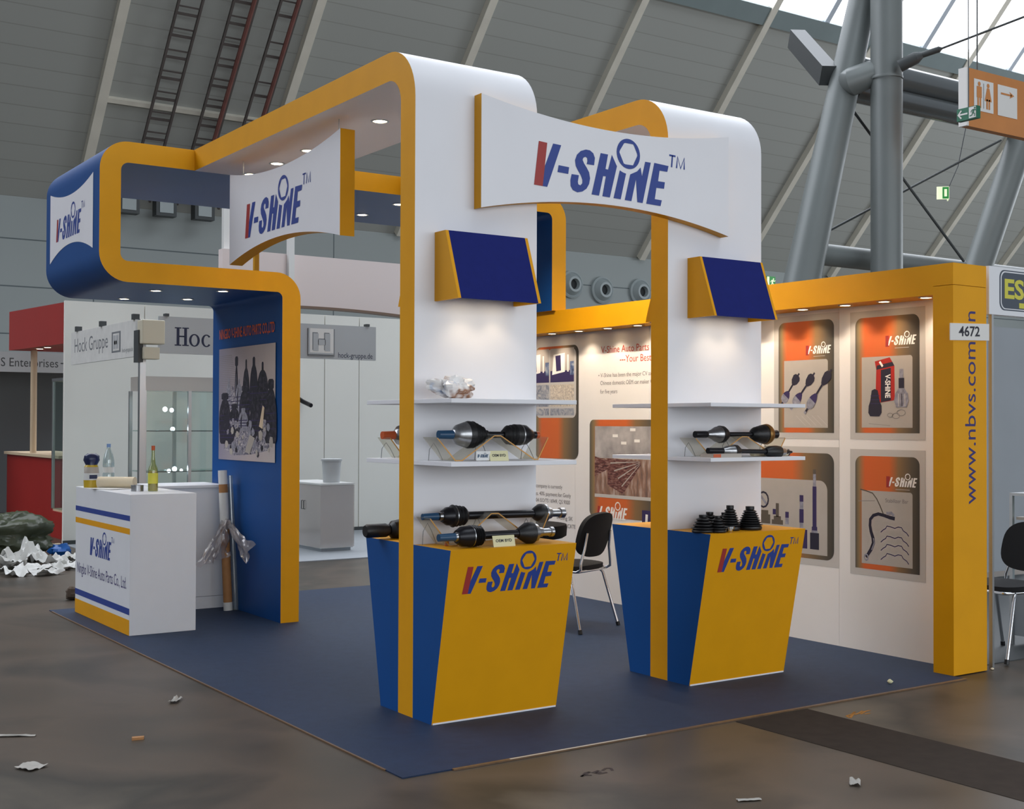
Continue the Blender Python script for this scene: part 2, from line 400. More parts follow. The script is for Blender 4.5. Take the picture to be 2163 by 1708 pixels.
def band(mb, path, h, to3, d0, d1, mL, mR, mE, mcap=None):
    """bent slab: path in 2-D, half thickness h, swept from d0 to d1; to3(a, b, d) -> 3-D"""
    L = [p + V((-t.y, t.x))*h for p, t in path]; R = [p - V((-t.y, t.x))*h for p, t in path]
    for i in range(len(path)-1):
        a, b, c, d = L[i], L[i+1], R[i+1], R[i]
        mb.poly([to3(a.x,a.y,d0), to3(b.x,b.y,d0), to3(b.x,b.y,d1), to3(a.x,a.y,d1)], mL)
        mb.poly([to3(d.x,d.y,d1), to3(c.x,c.y,d1), to3(c.x,c.y,d0), to3(d.x,d.y,d0)], mR)
        mb.poly([to3(a.x,a.y,d0), to3(d.x,d.y,d0), to3(c.x,c.y,d0), to3(b.x,b.y,d0)], mE)
        mb.poly([to3(a.x,a.y,d1), to3(b.x,b.y,d1), to3(c.x,c.y,d1), to3(d.x,d.y,d1)], mE)
    for i in (0, -1):
        a, d = L[i], R[i]; mb.poly([to3(a.x,a.y,d0), to3(a.x,a.y,d1), to3(d.x,d.y,d1), to3(d.x,d.y,d0)], mcap or mE)

# ------------------------------------------------------------------ lamps
def lamp_spot(p, power, angle=95, blend=0.7, col=(1.0, 0.78, 0.52), aim=(0,0,-1), r=0.025):
    l = bpy.data.lights.new('spot', 'SPOT'); l.energy = power; l.spot_size = math.radians(angle); l.spot_blend = blend; l.color = col; l.shadow_soft_size = r
    o = bpy.data.objects.new('spot', l); COL.objects.link(o); o.location = p
    o.rotation_euler = V(aim).to_track_quat('-Z', 'Y').to_euler(); return o
def downlight(parent, p, r=0.034, power=9.0, rim='alu', angle=95, aim=(0,0,-1), lit='lamp_warm', col=(1.0, 0.80, 0.57)):
    """recessed halogen: rim, lit lens just under a soffit at p"""
    p = V(p); mb = MB()
    mb.lathe([(0.0, r*1.35), (0.004, r*1.35), (0.006, r*1.05), (0.002, r*1.0)], p, (0,0,-1), rim, 20)
    o = mb.build('downlight', parent, 40)
    mb = MB(); mb.lathe([(0.0025, r), (0.0045, r*0.9), (0.006, r*0.5)], p, (0,0,-1), lit, 18); mb.build('lamp_lens', o, 40)
    if power: lamp_spot(p + V((0,0,-0.012)), power, angle, aim=aim, col=col)
    return o
# ================================================================== THE HALL
FZ = -0.006                                    # hall floor; the carpet's top is z = 0
YB, ZT, SL = 32.0, 7.78, 1.12                  # far wall, its top, slope of the roof above it
noise_mat('concrete', ['#2a2823', '#48423a', '#564c42', '#393630', '#625a4e'], 0.6, rough=0.38, detail=8, dist=0.4, spec=0.2, rvar=(0.25, 0.5))
seam_mat('hall_wall', '#a0a7a6', '#5f696b', 7.6, 1.32, 0.02, (0, 2), var=0.015)
seam_mat('roof_panel', '#aaaca7', '#9a9b95', 400.0, 0.42, 0.012, (0, 2), var=0.015)
mb = MB(); mb.box(-70, 110, -40, 40, FZ-0.3, FZ, 'concrete'); mb.build('floor', kind='structure', origin=(0,0,0))
mb = MB(); mb.box(-70, 110, YB, YB+0.4, FZ, ZT, 'hall_wall'); mb.build('wall_back', kind='structure', origin=(0.2,YB,0.0))
def roof(x, s, off=0.0):                       # point on the sloping roof: s metres of y in front of the far wall
    return V((x, YB - s, ZT + SL*s - off*1.5))   # off: how far below the roof skin
mb = MB(); mb.prism([roof(-70,-0.4), roof(110,-0.4), roof(110,6.75), roof(-70,6.75)], (0, 0.25, 0.22), 'roof_panel')
mb.build('ceiling', kind='structure', origin=(0,YB,ZT))
# roof ribs
for k in range(-2, 11):
    x = 7.3 + 5.2*k
    w = 0.13
    mb = MB()
    mb.prism([roof(x-w, 0.05, 0.0), roof(x+w, 0.05, 0.0), roof(x+w, 9.5, 0.0), roof(x-w, 9.5, 0.0)], (0, -0.18, -0.16), 'rib')
    mb.build('trim_%d' % (k+3), kind='structure')
# cross rail between two ribs
mb = MB(); mb.prism([roof(7.4, 2.22), roof(12.4, 2.22), roof(12.4, 2.31), roof(7.4, 2.31)], (0, -0.1, -0.09), 'rib'); mb.build('trim_14', kind='structure')
# gutter beam under the skylight
mb = MB(); mb.prism([(-70, YB-6.45, ZT+SL*6.45), (-70, YB-6.85, ZT+SL*6.85), (-70, YB-7.0, ZT+SL*6.75), (-70, YB-6.6, ZT+SL*6.33)], (180, 0, 0), 'gutter')
mb.build('trim_15', kind='structure')
# skylight: lit glass between mullions
emis('skylight', '#f2f6ff', 4.0)
mb = MB(); mb.prism([roof(-70,6.8), roof(110,6.8), roof(110,17.5), roof(-70,17.5)], (0, 0.06, 0.06), 'skylight')
win = mb.build('window_1', kind='structure', origin=(0, YB-6.8, ZT+SL*6.8))
mb = MB()
for k in range(-6, 26):
    x = 7.3 + 2.6*k
    if k % 2 == 0: continue
    mb.prism([roof(x-0.11, 6.8), roof(x+0.11, 6.8), roof(x+0.11, 17.5), roof(x-0.11, 17.5)], (0, -0.1, -0.09), 'mullion')
for s in (8.6, 10.6, 12.6):
    mb.prism([roof(-10, s), roof(60, s), roof(60, s+0.09), roof(-10, s+0.09)], (0, -0.08, -0.07), 'mullion')
mb.build('glazing_bars', win)
# cable ladders running up the roof
for j, (x0, rw, rung, lab) in enumerate([(8.55, 0.62, 0.42, 'cable ladder on the sloping roof, leftmost of the three, with close rungs'),
                                    (9.98, 0.62, 0.42, 'cable ladder on the sloping roof, middle one, carrying reddish cables'),
                                    (11.25, 0.55, 0.82, 'cable ladder on the sloping roof, rightmost of the three, with wide-set rungs')]):
    t = thing('cable_ladder', lab, 'cable ladder', roof(x0+0.3, 0.6, 0.35), group='cable ladders on the roof')
    for xs in (x0, x0+rw):
        mb = MB(); a, b = roof(xs, 0.6, 0.35), roof(xs, 6.7, 0.35)
        mb.prism([a, a + V((0.06,0,0)), b + V((0.06,0,0)), b], (0, -0.06, -0.06), 'cable_tray'); mb.build('rail', t)
    s = 0.7
    while s < 6.5:
        for ds, th in ((0, 0.05), (rung*0.36, 0.025)):
            mb = MB(); a = roof(x0, s+ds, 0.38); mb.prism([a, a + V((rw,0,0)), a + V((rw,-th,th*SL)), a + V((0,-th,th*SL))], (0,-0.02,-0.02), 'cable_tray'); mb.build('rung', t)
        s += rung
    if j:
        mb = MB(); mb.tube([roof(x0+rw*0.86, 0.6+0.8*i, 0.5) for i in range(8)], 0.06, 'cable_red', 6); mb.build('cable_bundle', t)
# round air nozzles and small lamps on the far wall
for (u, v, lab) in [(1205,601,'round air nozzle on far wall, half hidden by yellow upright'), (1270,613,'round air nozzle on far wall, whole one in the middle'), (1350,617,'round air nozzle on far wall, right one just above yellow beam')]:
    p = P(u, v, y=YB)
    t = thing('air_nozzle', lab, 'air vent', p, group='round air nozzles')
    mb = MB(); mb.lathe([(0.0,0.50),(0.10,0.50),(0.14,0.44),(0.10,0.40),(0.16,0.37),(0.30,0.28),(0.30,0.20),(0.1,0.17)], p, (0,-1,0), 'vent_grey', 28, caps=False); mb.build('ring', t, 35)
    mb = MB(); mb.lathe([(0.12,0.19),(0.15,0.19)], p, (0,-1,0), 'vent_dark', 20); mb.build('opening', t, 35)
for (u, v, lab) in [(273,430,'square dark lamp housing on far wall, leftmost of three'), (352,437,'square dark lamp housing on far wall, middle one'), (433,445,'square dark lamp housing on far wall, rightmost of three')]:
    p = P(u, v, y=YB-1.0)
    t = thing('floodlight', lab, 'lamp', p, group='lamp housings under the roof edge')
    mb = MB(); mb.box(p.x-0.30,p.x+0.30,p.y,p.y+0.35,p.z-0.26,p.z+0.26,'dark_steel'); mb.build('housing', t)
    mb = MB(); mb.box(p.x-0.20,p.x+0.20,p.y-0.02,p.y,p.z-0.17,p.z+0.17,'vent_grey'); mb.build('cover', t)
    mb = MB(); mb.box(p.x-0.05,p.x+0.05,p.y+0.35,p.y+0.5,p.z-0.05,p.z+0.05,'dark_steel'); mb.build('bracket', t)

# steel structure on the right
def on(u, v, d): return P(u, v, d=d)
def tube_thing(name, label, cat, pts, r, m='tube_grey', seg=20, group=None):
    mb = MB(); mb.tube(pts, r, m, seg); return mb.build(name, None, 40, label=label, cat=cat, group=group)
D = 20.0
base = on(1873, 590, D); x_, y_ = base.x, base.y
vc = thing('steel_column', 'thick vertical grey tube column rising behind the yellow wall', 'column', (x_, y_, FZ), 'steel tube columns')
mb = MB(); mb.tube([(x_,y_,FZ), (x_,y_,12.5)], 0.247, 'steel_grey', 28); mb.build('shaft', vc, 40)
mb = MB(); mb.lathe([(0,0.250),(0.02,0.253),(0.04,0.250)], on(1873,168,D), (0,0,1), 'steel_grey', 28, caps=False); mb.build('weld_collar', vc, 40)
a = on(1695, 590, D); b = on(1822, 0, D+0.6); dirv = (b - a)
lo = a - dirv * ((a.z - FZ)/dirv.z); hi = a + dirv*1.5
lc = thing('steel_column', 'leaning grey tube column left of the vertical one', 'column', lo, 'steel tube columns')
mb = MB(); mb.tube([lo, a, a + dirv*0.5, a + dirv, hi], [0.30, 0.29, 0.26, 0.225, 0.21], 'steel_grey', 28); mb.build('shaft', lc, 40)
q = a + dirv*0.69
mb = MB(); mb.tube([q + dirv.normalized()*0.02, on(1800,172,D+0.15), on(1838,157,D+0.15), on(1885,146,D+0.2)], [0.2,0.225,0.21,0.2], 'steel_grey', 22); mb.build('link_tube', lc, 40)
mb = MB()
e0, e1 = on(1750,160,D+0.4), on(1682,82,D+2.2); w = (e1-e0).normalized(); sd = w.cross(V((0,0,1))).normalized(); up = sd.cross(w)
mb.prism([e0+sd*.13+up*.16, e0-sd*.13+up*.16, e0-sd*.13-up*.16, e0+sd*.13-up*.16], e1-e0, 'dark_steel'); mb.build('bracket_arm', lc)
a3 = on(2050, 555, 22.0); b3 = on(2140, 290, 22.3); dv = b3 - a3; lo3 = a3 - dv*((a3.z-FZ)/dv.z)
mb = MB(); mb.tube([lo3 + V((.25,0,0)), a3 + V((.25,0,0)), b3 + V((.25,0,0)), b3 + dv + V((.25,0,0))], 0.24, 'steel_grey', 24)
mb.build('steel_column', None, 40, label='leaning dark grey tube column at the right edge below the orange sign', cat='column', group='steel tube columns')
yT = y_ + 0.62
for (u, v, r, lab) in [(1985,188,0.215,'upper of two shiny horizontal tubes behind the columns'), (1985,233,0.18,'lower of two shiny horizontal tubes behind the columns')]:
    c = P(u, v, y=yT); tube_thing('steel_tube', lab, 'steel tube', [(P(1800, v-40, y=yT).x, yT, c.z), (c.x+6, yT, c.z)], r, group='horizontal steel tubes')
c = P(1770, 541, y=yT+.1); tube_thing('steel_tube', 'low horizontal grey tube between column feet just above the yellow wall', 'steel tube', [(P(1712,537,y=yT+.1).x,yT+.1,c.z),(c.x+6,yT+.1,c.z)], 0.175, 'steel_grey', group='horizontal steel tubes')
tube_thing('brace_rod', 'thin dark brace rod slanting down to the right', 'brace rod', [on(1789,216,20.4), on(2036,552,21.5)], 0.022, 'dark_steel', 8)
tube_thing('brace_rod', 'thin dark brace rod rising to the right towards the orange sign', 'brace rod', [on(1717,505,20.5), on(2114,296,21.7)], 0.02, 'dark_steel', 8)
mb = MB(); mb.tube([on(1900,140,19.7), on(1935,122,19.6), on(1948,116,19.6), on(1984,104,19.5), on(1990,102,19.5), on(2240,6,19)], [0.10,0.10,0.05,0.05,0.018,0.018], 'dark_steel', 10)
mb.build('brace_rod', None, 40, label='tie rod with thick clevis rising right across the skylight', cat='brace rod')
# hanging direction sign
s0 = on(2045, 204, 18.6); yS = s0.y - 0.02
z1, z0 = P(2047,143,y=yS).z, P(2047,266,y=yS).z; xL = P(2045,200,y=yS).x; xR = xL + 2.3
t = thing('direction_sign', 'large orange hanging sign with white toilet and arrow panels', 'sign', (xL, yS, z0))
mb = MB(); mb.box(xL, xR, yS, yS+0.12, z0, z1, 'orange_sign'); mb.build('board', t)
mb = MB(); mb.box(xL-0.05, xL, yS-0.01, yS+0.13, z0, z1, 'sign_white'); mb.build('edge_strip', t)
fr = Frame((xL, yS, z0), (1,0,0), (0,0,1)); H_ = z1 - z0
ax = lambda u: P(u, 200, y=yS).x - xL
for (u0, u1, k) in [(2057,2098,0), (2107,2148,1)]:
    a0_, a1_ = ax(u0), ax(u1); mb = MB()
    fr.rect(mb, a0_, a1_, 0.30*H_, 0.84*H_, 'sign_white', 0.004)
    c = (a0_+a1_)/2; w = a1_-a0_; b0_ = 0.30*H_; h_ = 0.54*H_
    if k == 0:
        for cx, skirt in ((c-w*0.24, 0), (c+w*0.22, 1)):
            fr.flat(mb, [(cx+0.035*math.cos(q_*.785), b0_+h_*0.86+0.035*math.sin(q_*.785)) for q_ in range(8)], 'orange_sign', 0.007)
            if skirt: fr.flat(mb, [(cx-0.03,b0_+h_*.78),(cx+0.03,b0_+h_*.78),(cx+0.085,b0_+h_*.36),(cx-0.085,b0_+h_*.36)], 'orange_sign', 0.007)
            else: fr.rect(mb, cx-0.06, cx+0.06, b0_+h_*.42, b0_+h_*.78, 'orange_sign', 0.007)
            for dx in (-0.027, 0.027): fr.rect(mb, cx+dx-0.019, cx+dx+0.019, b0_+h_*.1, b0_+h_*.42, 'orange_sign', 0.007)
        fr.rect(mb, c-0.012, c+0.0, b0_+h_*.1, b0_+h_*.9, 'sign_grey_dark', 0.007)
    else:
        fr.rect(mb, c-w*.34, c+w*.2, b0_+h_*.70, b0_+h_*.76, 'orange_sign', 0.007)
        fr.flat(mb, [(c+w*.34,b0_+h_*.73),(c+w*.1,b0_+h_*.84),(c+w*.16,b0_+h_*.73),(c+w*.1,b0_+h_*.62)], 'orange_sign', 0.007)
    mb.build('pictogram_panel', t)
for xx in (xL+0.3, xR-0.3):
    mb = MB(); mb.tube([(xx, yS+0.06, z1), (xx, yS+0.06, z1+4)], 0.012, 'dark_steel', 6); mb.build('hanger', t)
# exit signs
def running_man(fr, mb, a, b, s, m, h):
    fr.flat(mb, [(a+s*(.62+.09*math.cos(k)), b+s*(.84+.09*math.sin(k))) for k in [i*.785 for i in range(8)]], m, h)
    fr.stroke(mb, [(a+.55*s,b+.72*s),(a+.42*s,b+.42*s)], .17*s, m, h)
    for L in ([(.55,.7),(.78,.62),(.86,.72)], [(.5,.72),(.3,.66),(.22,.5)], [(.42,.42),(.62,.34),(.6,.1)], [(.42,.42),(.3,.22),(.08,.2)]):
        fr.stroke(mb, [(a+x*s, b+y*s) for x, y in L], .09*s, m, h)
xs = P(2041, 240, d=16.5).x
pa, pb = P(2021,240,x=xs), P(2063,240,x=xs); zb, zt_ = P(2041,253,x=xs).z, P(2041,227,x=xs).z
t = thing('exit_sign', 'green exit sign with white arrow in front of the orange sign', 'exit sign', (xs, pb.y, zb))
mb = MB(); mb.box(xs, xs+0.08, pb.y, pa.y, zb, zt_, 'exit_green'); mb.build('box', t)
fr = Frame((xs, pa.y, zb), (0,-1,0), (0,0,1)); W_ = pa.y-pb.y; h_ = zt_-zb
mb = MB()
fr.stroke(mb, [(W_*.08,h_*.5),(W_*.55,h_*.5)], h_*.13, 'sign_white', 0.004)
fr.stroke(mb, [(W_*.24,h_*.82),(W_*.08,h_*.5),(W_*.24,h_*.18)], h_*.13, 'sign_white', 0.0045); mb.build('arrow', t)
mb = MB(); fr.rect(mb, W_*.62, W_*.97, h_*.06, h_*.94, 'sign_white', 0.004); running_man(fr, mb, W_*.62, h_*.06, h_*.9, 'exit_green', 0.008); mb.build('pictogram', t)
mb = MB(); mb.tube([(xs+.04,(pa.y+pb.y)/2,zt_),(xs+.04,(pa.y+pb.y)/2,zt_+4)], 0.008, 'dark_steel', 6); mb.build('hanger', t)
c = on(2005, 408, 24)
t = thing('exit_sign', 'small lit exit sign hanging on a cable between the columns', 'exit sign', c)
for sg, w in ((-1, 0.15), (1, 0.16)):
    sgn = V((sg*w, 0.14, 0)); mb = MB(); p0 = c + V((0,0,-0.11)); up = V((0,0,0.24))
    mb.prism([p0, p0+sgn, p0+sgn+up, p0+up], (0, 0.03, 0), 'exit_white_lit'); pn = mb.build('panel', t)
    f2 = Frame(p0 if sg > 0 else p0+sgn, sgn*sg, (0,0,1)); mb = MB(); ww = sgn.length
    if sg < 0: f2.rect(mb, ww*.4, ww*.96, .01, .23, 'exit_green_lit', 0.004); f2.stroke(mb, [(ww*.68,.05),(ww*.68,.19)], .05, 'exit_white_lit', 0.008)
    else: f2.rect(mb, ww*.2, ww*.9, .16, .2, 'exit_green_lit', 0.004); f2.rect(mb, ww*.55, ww*.9, .05, .16, 'exit_green_lit', 0.004)
    mb.build('pictogram', t)
mb = MB(); mb.tube([c + V((0,0,0.13)), on(2024,350,24), on(2040,270,24)], 0.01, 'dark_steel', 6); mb.build('cable', t)
c = P(1629, 596, y=YB-0.2)
t = thing('exit_sign', 'tiny lit green exit sign low on the far wall beside the navy box', 'exit sign', c + V((-.22,0,-.25)))
mb = MB(); mb.box(c.x-.24,c.x+.24,c.y,c.y+.1,c.z-.24,c.z+.24,'exit_green_lit'); mb.build('box', t)
fr = Frame((c.x-.24,c.y,c.z-.24),(1,0,0),(0,0,1)); mb = MB(); fr.rect(mb,.0,.13,.02,.46,'exit_white_lit',.006); running_man(fr, mb, .12, .04, .4, 'exit_white_lit', .006); mb.build('pictogram', t)

# ================================================================== NEIGHBOURING STANDS (far left)
YH = 7.974; YW = 11.3; XH = 1.55                 # front fascia, back wall, left end of the white stand
t = thing('exhibition_wall', 'white rear wall of the pale stand behind the counter', 'stand wall', (4.0, YW, FZ))
xs = [XH, 2.55, 3.55] + [P(u, 900, y=YW).x for u in (685, 758)] + [8.6]
for i in range(len(xs)-1):
    mb = MB(); mb.box(xs[i]+0.006, xs[i+1]-0.006, YW, YW+0.06, FZ, 3.02, 'hock_wall'); mb.build('panel', t)
mb = MB(); mb.box(XH, 8.6, YW-0.02, YW, FZ, 0.05, 'dark_steel'); mb.build('plinth', t)
mb = MB(); mb.box(XH+0.02, 9.5, YH, YW, FZ, 0.004, 'grey_panel')
mb.build('carpet', label='pale grey floor covering of the white stand behind', cat='carpet')
# fascia signs
def serif_text(mb, fr, txt, a, b, size, m, width=None, h=0.001):
    """lettering with small feet on the straight letters, like a book face"""
    n0 = len(mb.v); text_mesh(mb, fr, txt, a, b, size, m, h, width=width)
    vs = mb.v[n0:]
    return max(((v - fr.o).dot(fr.u)) for v in vs) if vs else a
t = thing('fascia_sign', 'long grey fascia board with dark serif lettering over the pale stand', 'sign', (1.62, YH, 2.22))
x0, x1 = 1.62, 4.118
mb = MB(); mb.box(x0, x1, YH, YH+0.04, 2.222, 2.602, 'sign_grey'); mb.build('board', t)
fr = Frame((x0, YH, 2.222), (1,0,0), (0,0,1))
bx = lambda u: P(u, 710, y=YH).x - x0
bz = lambda v, u: P(u, v, y=YH).z - 2.222
mb = MB(); aH, bH = bx(366), bz(730, 380)
S_ = 0.245
fr.rect(mb, aH+.035, aH+.065, bH, bH+.19, 'ink_dark_blue', .001); fr.rect(mb, aH+.115, aH+.145, bH, bH+.19, 'ink_dark_blue', .001)
fr.rect(mb, aH+.06, aH+.12, bH+.09, bH+.105, 'ink_dark_blue', .001)
for xa in (aH+.015, aH+.095):
    for zz in (0, .178): fr.rect(mb, xa, xa+.07, bH+zz, bH+zz+.012, 'ink_dark_blue', .0012)
def oval(cx, cz, rx, rz, w1, w2, m, gap=None):
    n = 28
    for i in range(n):
        t0, t1 = 2*math.pi*i/n, 2*math.pi*(i+1)/n
        if gap and gap[0] < math.degrees(t0+t1)/2 % 360 or gap and math.degrees(t0+t1)/2 % 360 < gap[1]: continue
        q = []
        for tt in (t0, t1): q.append(((cx+rx*math.cos(tt), cz+rz*math.sin(tt)), (cx+(rx-w1)*math.cos(tt), cz+(rz-w2)*math.sin(tt))))
        fr.flat(mb, [q[0][0], q[1][0], q[1][1], q[0][1]], m, .001)
oval(aH+.225, bH+.062, .058, .066, .026, .012, 'ink_dark_blue')
oval(aH+.355, bH+.062, .055, .066, .026, .012, 'ink_dark_blue', gap=(315, 40))
fr.rect(mb, aH+.43, aH+.455, bH, bH+.2, 'ink_dark_blue', .001)
fr.stroke(mb, [(aH+.455,bH+.06),(aH+.52,bH+.125)], .012, 'ink_dark_blue', .001); fr.stroke(mb, [(aH+.47,bH+.07),(aH+.53,bH+.0)], .024, 'ink_dark_blue', .001)
mb.build('lettering', t)
# raised H emblem, its shadow edges painted as dark offset shapes
mb = MB(); e0, e1 = bx(650), bx(706); f0, f1 = bz(752, 680), bz(694, 680)
def emb(a0, a1, b0, b1, m='sign_grey', h=0.03):
    o_ = fr.p(a0, b0); mb.box(o_.x, fr.p(a1,b0).x, YH-h, YH+0.001, o_.z, fr.p(a0,b1).z, m)
w = e1-e0; hh = f1-f0
emb(e0, e1, f0, f1, 'sign_grey_dark', 0.012); emb(e0, e1-.05*w, f0+.06*hh, f1, 'sign_white', .018)
fe = Frame((x0, YH-.0185, 2.222), (1,0,0), (0,0,1))
for dx, dz, m, h_ in ((-.03, .035, 'sign_grey_dark', .001), (0, 0, 'sign_grey', .002)):
    for (p0, p1, q0, q1) in [(.18,.38,.18,.82),(.62,.82,.18,.82),(.36,.64,.40,.60)]: fe.rect(mb, e0+(p0+dx)*w, e0+(p1+dx)*w, f0+(q0+dz)*hh, f0+(q1+dz)*hh, m, h_)
fe.rect(mb, e0, e1-.05*w, f0+.06*hh, f0+.12*hh, 'sign_grey', .001); fe.rect(mb, e0, e0+.06*w, f0+.06*hh, f1, 'sign_grey', .0012)
mb.build('emblem', t)
mb = MB(); text_mesh(mb, fr, 'hock-gruppe.de', bx(714), bz(755, 714), 0.085, 'ink_dark_blue', width=bx(787)-bx(714)); mb.build('web_lettering', t)
for u in (352, 776):
    mb = MB(); p = P(u, 676, y=YH); mb.box(p.x-.02,p.x+.02,YH-.02,YH+.05,2.602,2.63,'dark_steel'); mb.build('clip', t)
t = thing('fascia_sign', 'white side fascia with grey serif lettering seen steeply from the left', 'sign', (XH, 8.3, 2.2))
pa, pb = P(150, 720, x=XH), P(286, 720, x=XH)
mb = MB(); mb.box(XH, XH+0.04, pb.y, pa.y, 2.21, 2.60, 'paper'); mb.build('board', t)
fr = Frame((XH, pa.y, 2.21), (0,-1,0), (0,0,1)); cy_ = lambda u: pa.y - P(u, 720, x=XH).y
mb = MB(); text_mesh(mb, fr, 'Hock Gruppe', cy_(157), 0.14, 0.24, 'sign_grey_dark', width=cy_(228)-cy_(157)); mb.build('lettering', t)
mb = MB()
a_, b_ = cy_(236), cy_(255)
fr.rect(mb, a_, b_, .07, .30, 'sign_grey_dark', .001); fr.rect(mb, a_+.05, b_-.05, .09, .28, 'paper', .002)
w = b_-a_
for k in (.3, .6): fr.rect(mb, a_+k*w-.03, a_+k*w+.05, .11, .26, 'sign_grey', .003)
fr.rect(mb, a_+.3*w, a_+.62*w, .16, .2, 'sign_grey', .003); mb.build('emblem', t)
mb = MB(); text_mesh(mb, fr, 'hock-gruppe.de', cy_(258), .06, .07, 'sign_grey_dark', width=cy_(281)-cy_(258)); mb.build('web_lettering', t)
for u in (163, 214, 283):
    yy = P(u, 700, x=XH).y; mb = MB(); mb.box(XH-.02,XH+.05,yy-.03,yy+.03,2.60,2.66,'dark_steel'); mb.build('clip', t)
# aluminium posts carrying the fascias
for (u, lab) in [(299, 'slim aluminium stand post carrying the cream floodlight box')]:
    p = P(u, 900, y=YH-0.12); q = P(u, 725, y=YH-0.12)
    mb = MB(); mb.box(p.x-.03,p.x+.03,p.y-.03,p.y+.03,FZ,2.55,'alu'); mb.build('post', label=lab, cat='post')
p = P(318, 702, y=YH-0.25); w = .11
t = thing('floodlight', 'cream boxy floodlight beside the serif fascia lettering', 'lamp', p)
mb = MB(); mb.box(p.x-.115,p.x+.115,p.y-.1,p.y+.06,p.z-.12,p.z+.12,'cream_box'); mb.build('housing', t, bevel=.01)
mb = MB(); mb.box(p.x-.09,p.x+.07,p.y-.08,p.y+.05,p.z-.27,p.z-.15,'cream_box'); mb.build('ballast', t, bevel=.008)
mb = MB(); mb.box(p.x-.13,p.x-.08,p.y-.02,p.y+.12,p.z-.30,p.z+.02,'dark_steel'); mb.build('bracket', t)
# curved white fascia and tall posts
yA = 8.75; xa, xb = P(470, 540, y=yA).x, P(856, 600, y=yA).x
zt0, zt1 = P(548,531,y=yA).z, P(843,557,y=yA).z; zap = P(665,647,y=yA).z; zen = P(842,664,y=yA).z
xc = P(665,600,y=yA).x; k_ = (zap-zen)/(P(842,664,y=yA).x-xc)**2
n = 24; low = [(xa+(xb-xa)*i/n, yA, zap - k_*((xa+(xb-xa)*i/n)-xc)**2) for i in range(n+1)]
t = thing('arched_fascia', 'big pinkish white fascia with an arched lower edge over the pale stand', 'stand header', (xc, yA, zap))
mb = MB(); mb.prism(low + [(xb,yA,zt1),(xa,yA,zt0)], (0,.12,0), 'arch_pink'); mb.build('board', t)
mb = MB()
for i in range(n): a_, b_ = V(low[i]), V(low[i+1]); mb.prism([a_+V((0,-.012,-.025)), b_+V((0,-.012,-.025)), b_+V((0,-.012,.0)), a_+V((0,-.012,.0))], (0,.14,0), 'brown_edge')
mb.build('edge_trim', t)
for (u, w, v0, dy, lab) in [(614, .034, 498, -.037, 'tall white post in front of the arched fascia'), (477, .034, 434, .156, 'tall white post just left of the curved sign')]:
    q = P(u, v0, y=yA+dy); mb = MB(); mb.box(q.x-w,q.x+w,q.y-w,q.y+w,FZ,q.z,'plastic_white'); mb.build('post', label=lab, cat='post')
# glass showcase
ys = 9.25
t = thing('glass_showcase', 'tall glass showcase with lit shelves behind the reception counter', 'showcase', (P(350,1000,y=ys).x, ys, FZ))
xg = [P(u, 900, y=ys).x for u in (305, 400, 496)]; zt_ = P(350,795,y=ys).z; zh = P(350,825,y=ys).z; dp = .5
mb = MB(); mb.box(xg[0], xg[2], ys, ys+dp, zh, zt_, 'poster_margin'); mb.build('header', t)
mb = MB(); mb.box(xg[0], xg[2], ys, ys+dp, .004, .35, 'plastic_white'); mb.build('base', t)
for xx in xg:
    for yy in (ys, ys+dp):
        mb = MB(); mb.box(xx-.018,xx+.018,yy-.018,yy+.018,.35,zh,'alu'); mb.build('post', t)
for v in (910, 996):
    zz = P(350, v, y=ys).z; mb = MB(); mb.box(xg[0]+.02,xg[2]-.02,ys+.02,ys+dp-.02,zz-.006,zz+.006,'glass'); mb.build('shelf', t)
    mb = MB(); mb.box(xg[0]+.02,xg[2]-.02,ys+.018,ys+.022,zz-.006,zz+.006,'dark_steel'); mb.build('shelf_edge', t)
for i in range(2):
    mb = MB(); mb.box(xg[i]+.02,xg[i+1]-.02,ys-.004,ys,.35,zh,'glass'); mb.build('pane', t)
for (u, v, s) in [(348,864,.028),(362,866,.024),(364,906,.026),(356,994,.022),(368,990,.028),(382,993,.018)]:
    p = P(u, v, y=ys+.22); mb = MB(); mb.lathe([(0,s*.6),(.01,s),(.03,s*.7)], p, (0,-1,0), 'lamp_cool', 12); mb.build('spot_lamp', t, 40)
# wrapped white counter with a bin on it
pc = P(677, 1166, z=0); yc = pc.y; xr = P(746, 1165, y=yc).x; zc = P(700, 1024, y=yc).z; yb = yc + 1.0
t = thing('wrapped_counter', 'low white counter wrapped in clear film behind the blue wall', 'counter', ((pc.x+xr)/2, yc, FZ))
mb = MB(); mb.box(pc.x, xr, yc, yb, .04, zc, 'plastic_white'); mb.build('carcass', t, bevel=.004)
mb = MB(); mb.box(pc.x+.02, xr-.02, yc+.03, yb, .004, .04, 'grey_panel'); mb.build('plinth', t)
mb = MB(); mb.box(pc.x-.01, xr+.01, yc-.01, yb+.01, zc, zc+.02, 'plastic_white'); mb.build('worktop', t)
for i in (0, 1):
    yy = yc + .42 + .06*i; mb = MB(); mb.tube([(pc.x-.006,yy,zc-.30),(pc.x-.025,yy,zc-.30),(pc.x-.025,yy,zc-.20),(pc.x-.006,yy,zc-.20)], .005, 'dark_steel', 6); mb.build('handle', t)
mb = MB(); mb.box(pc.x-.008, xr+.008, yc-.008, yb, .05, zc-.005, 'film'); mb.build('film_wrap', t)
pb_ = P(700, 1020, y=yc+.22); hb = P(700,969,y=yc+.22).z - zc - .02; rb_ = .115
t = thing('waste_bin', 'pale grey bucket bin standing on the wrapped white counter', 'bin', (pb_.x, yc+.22, zc+.02))
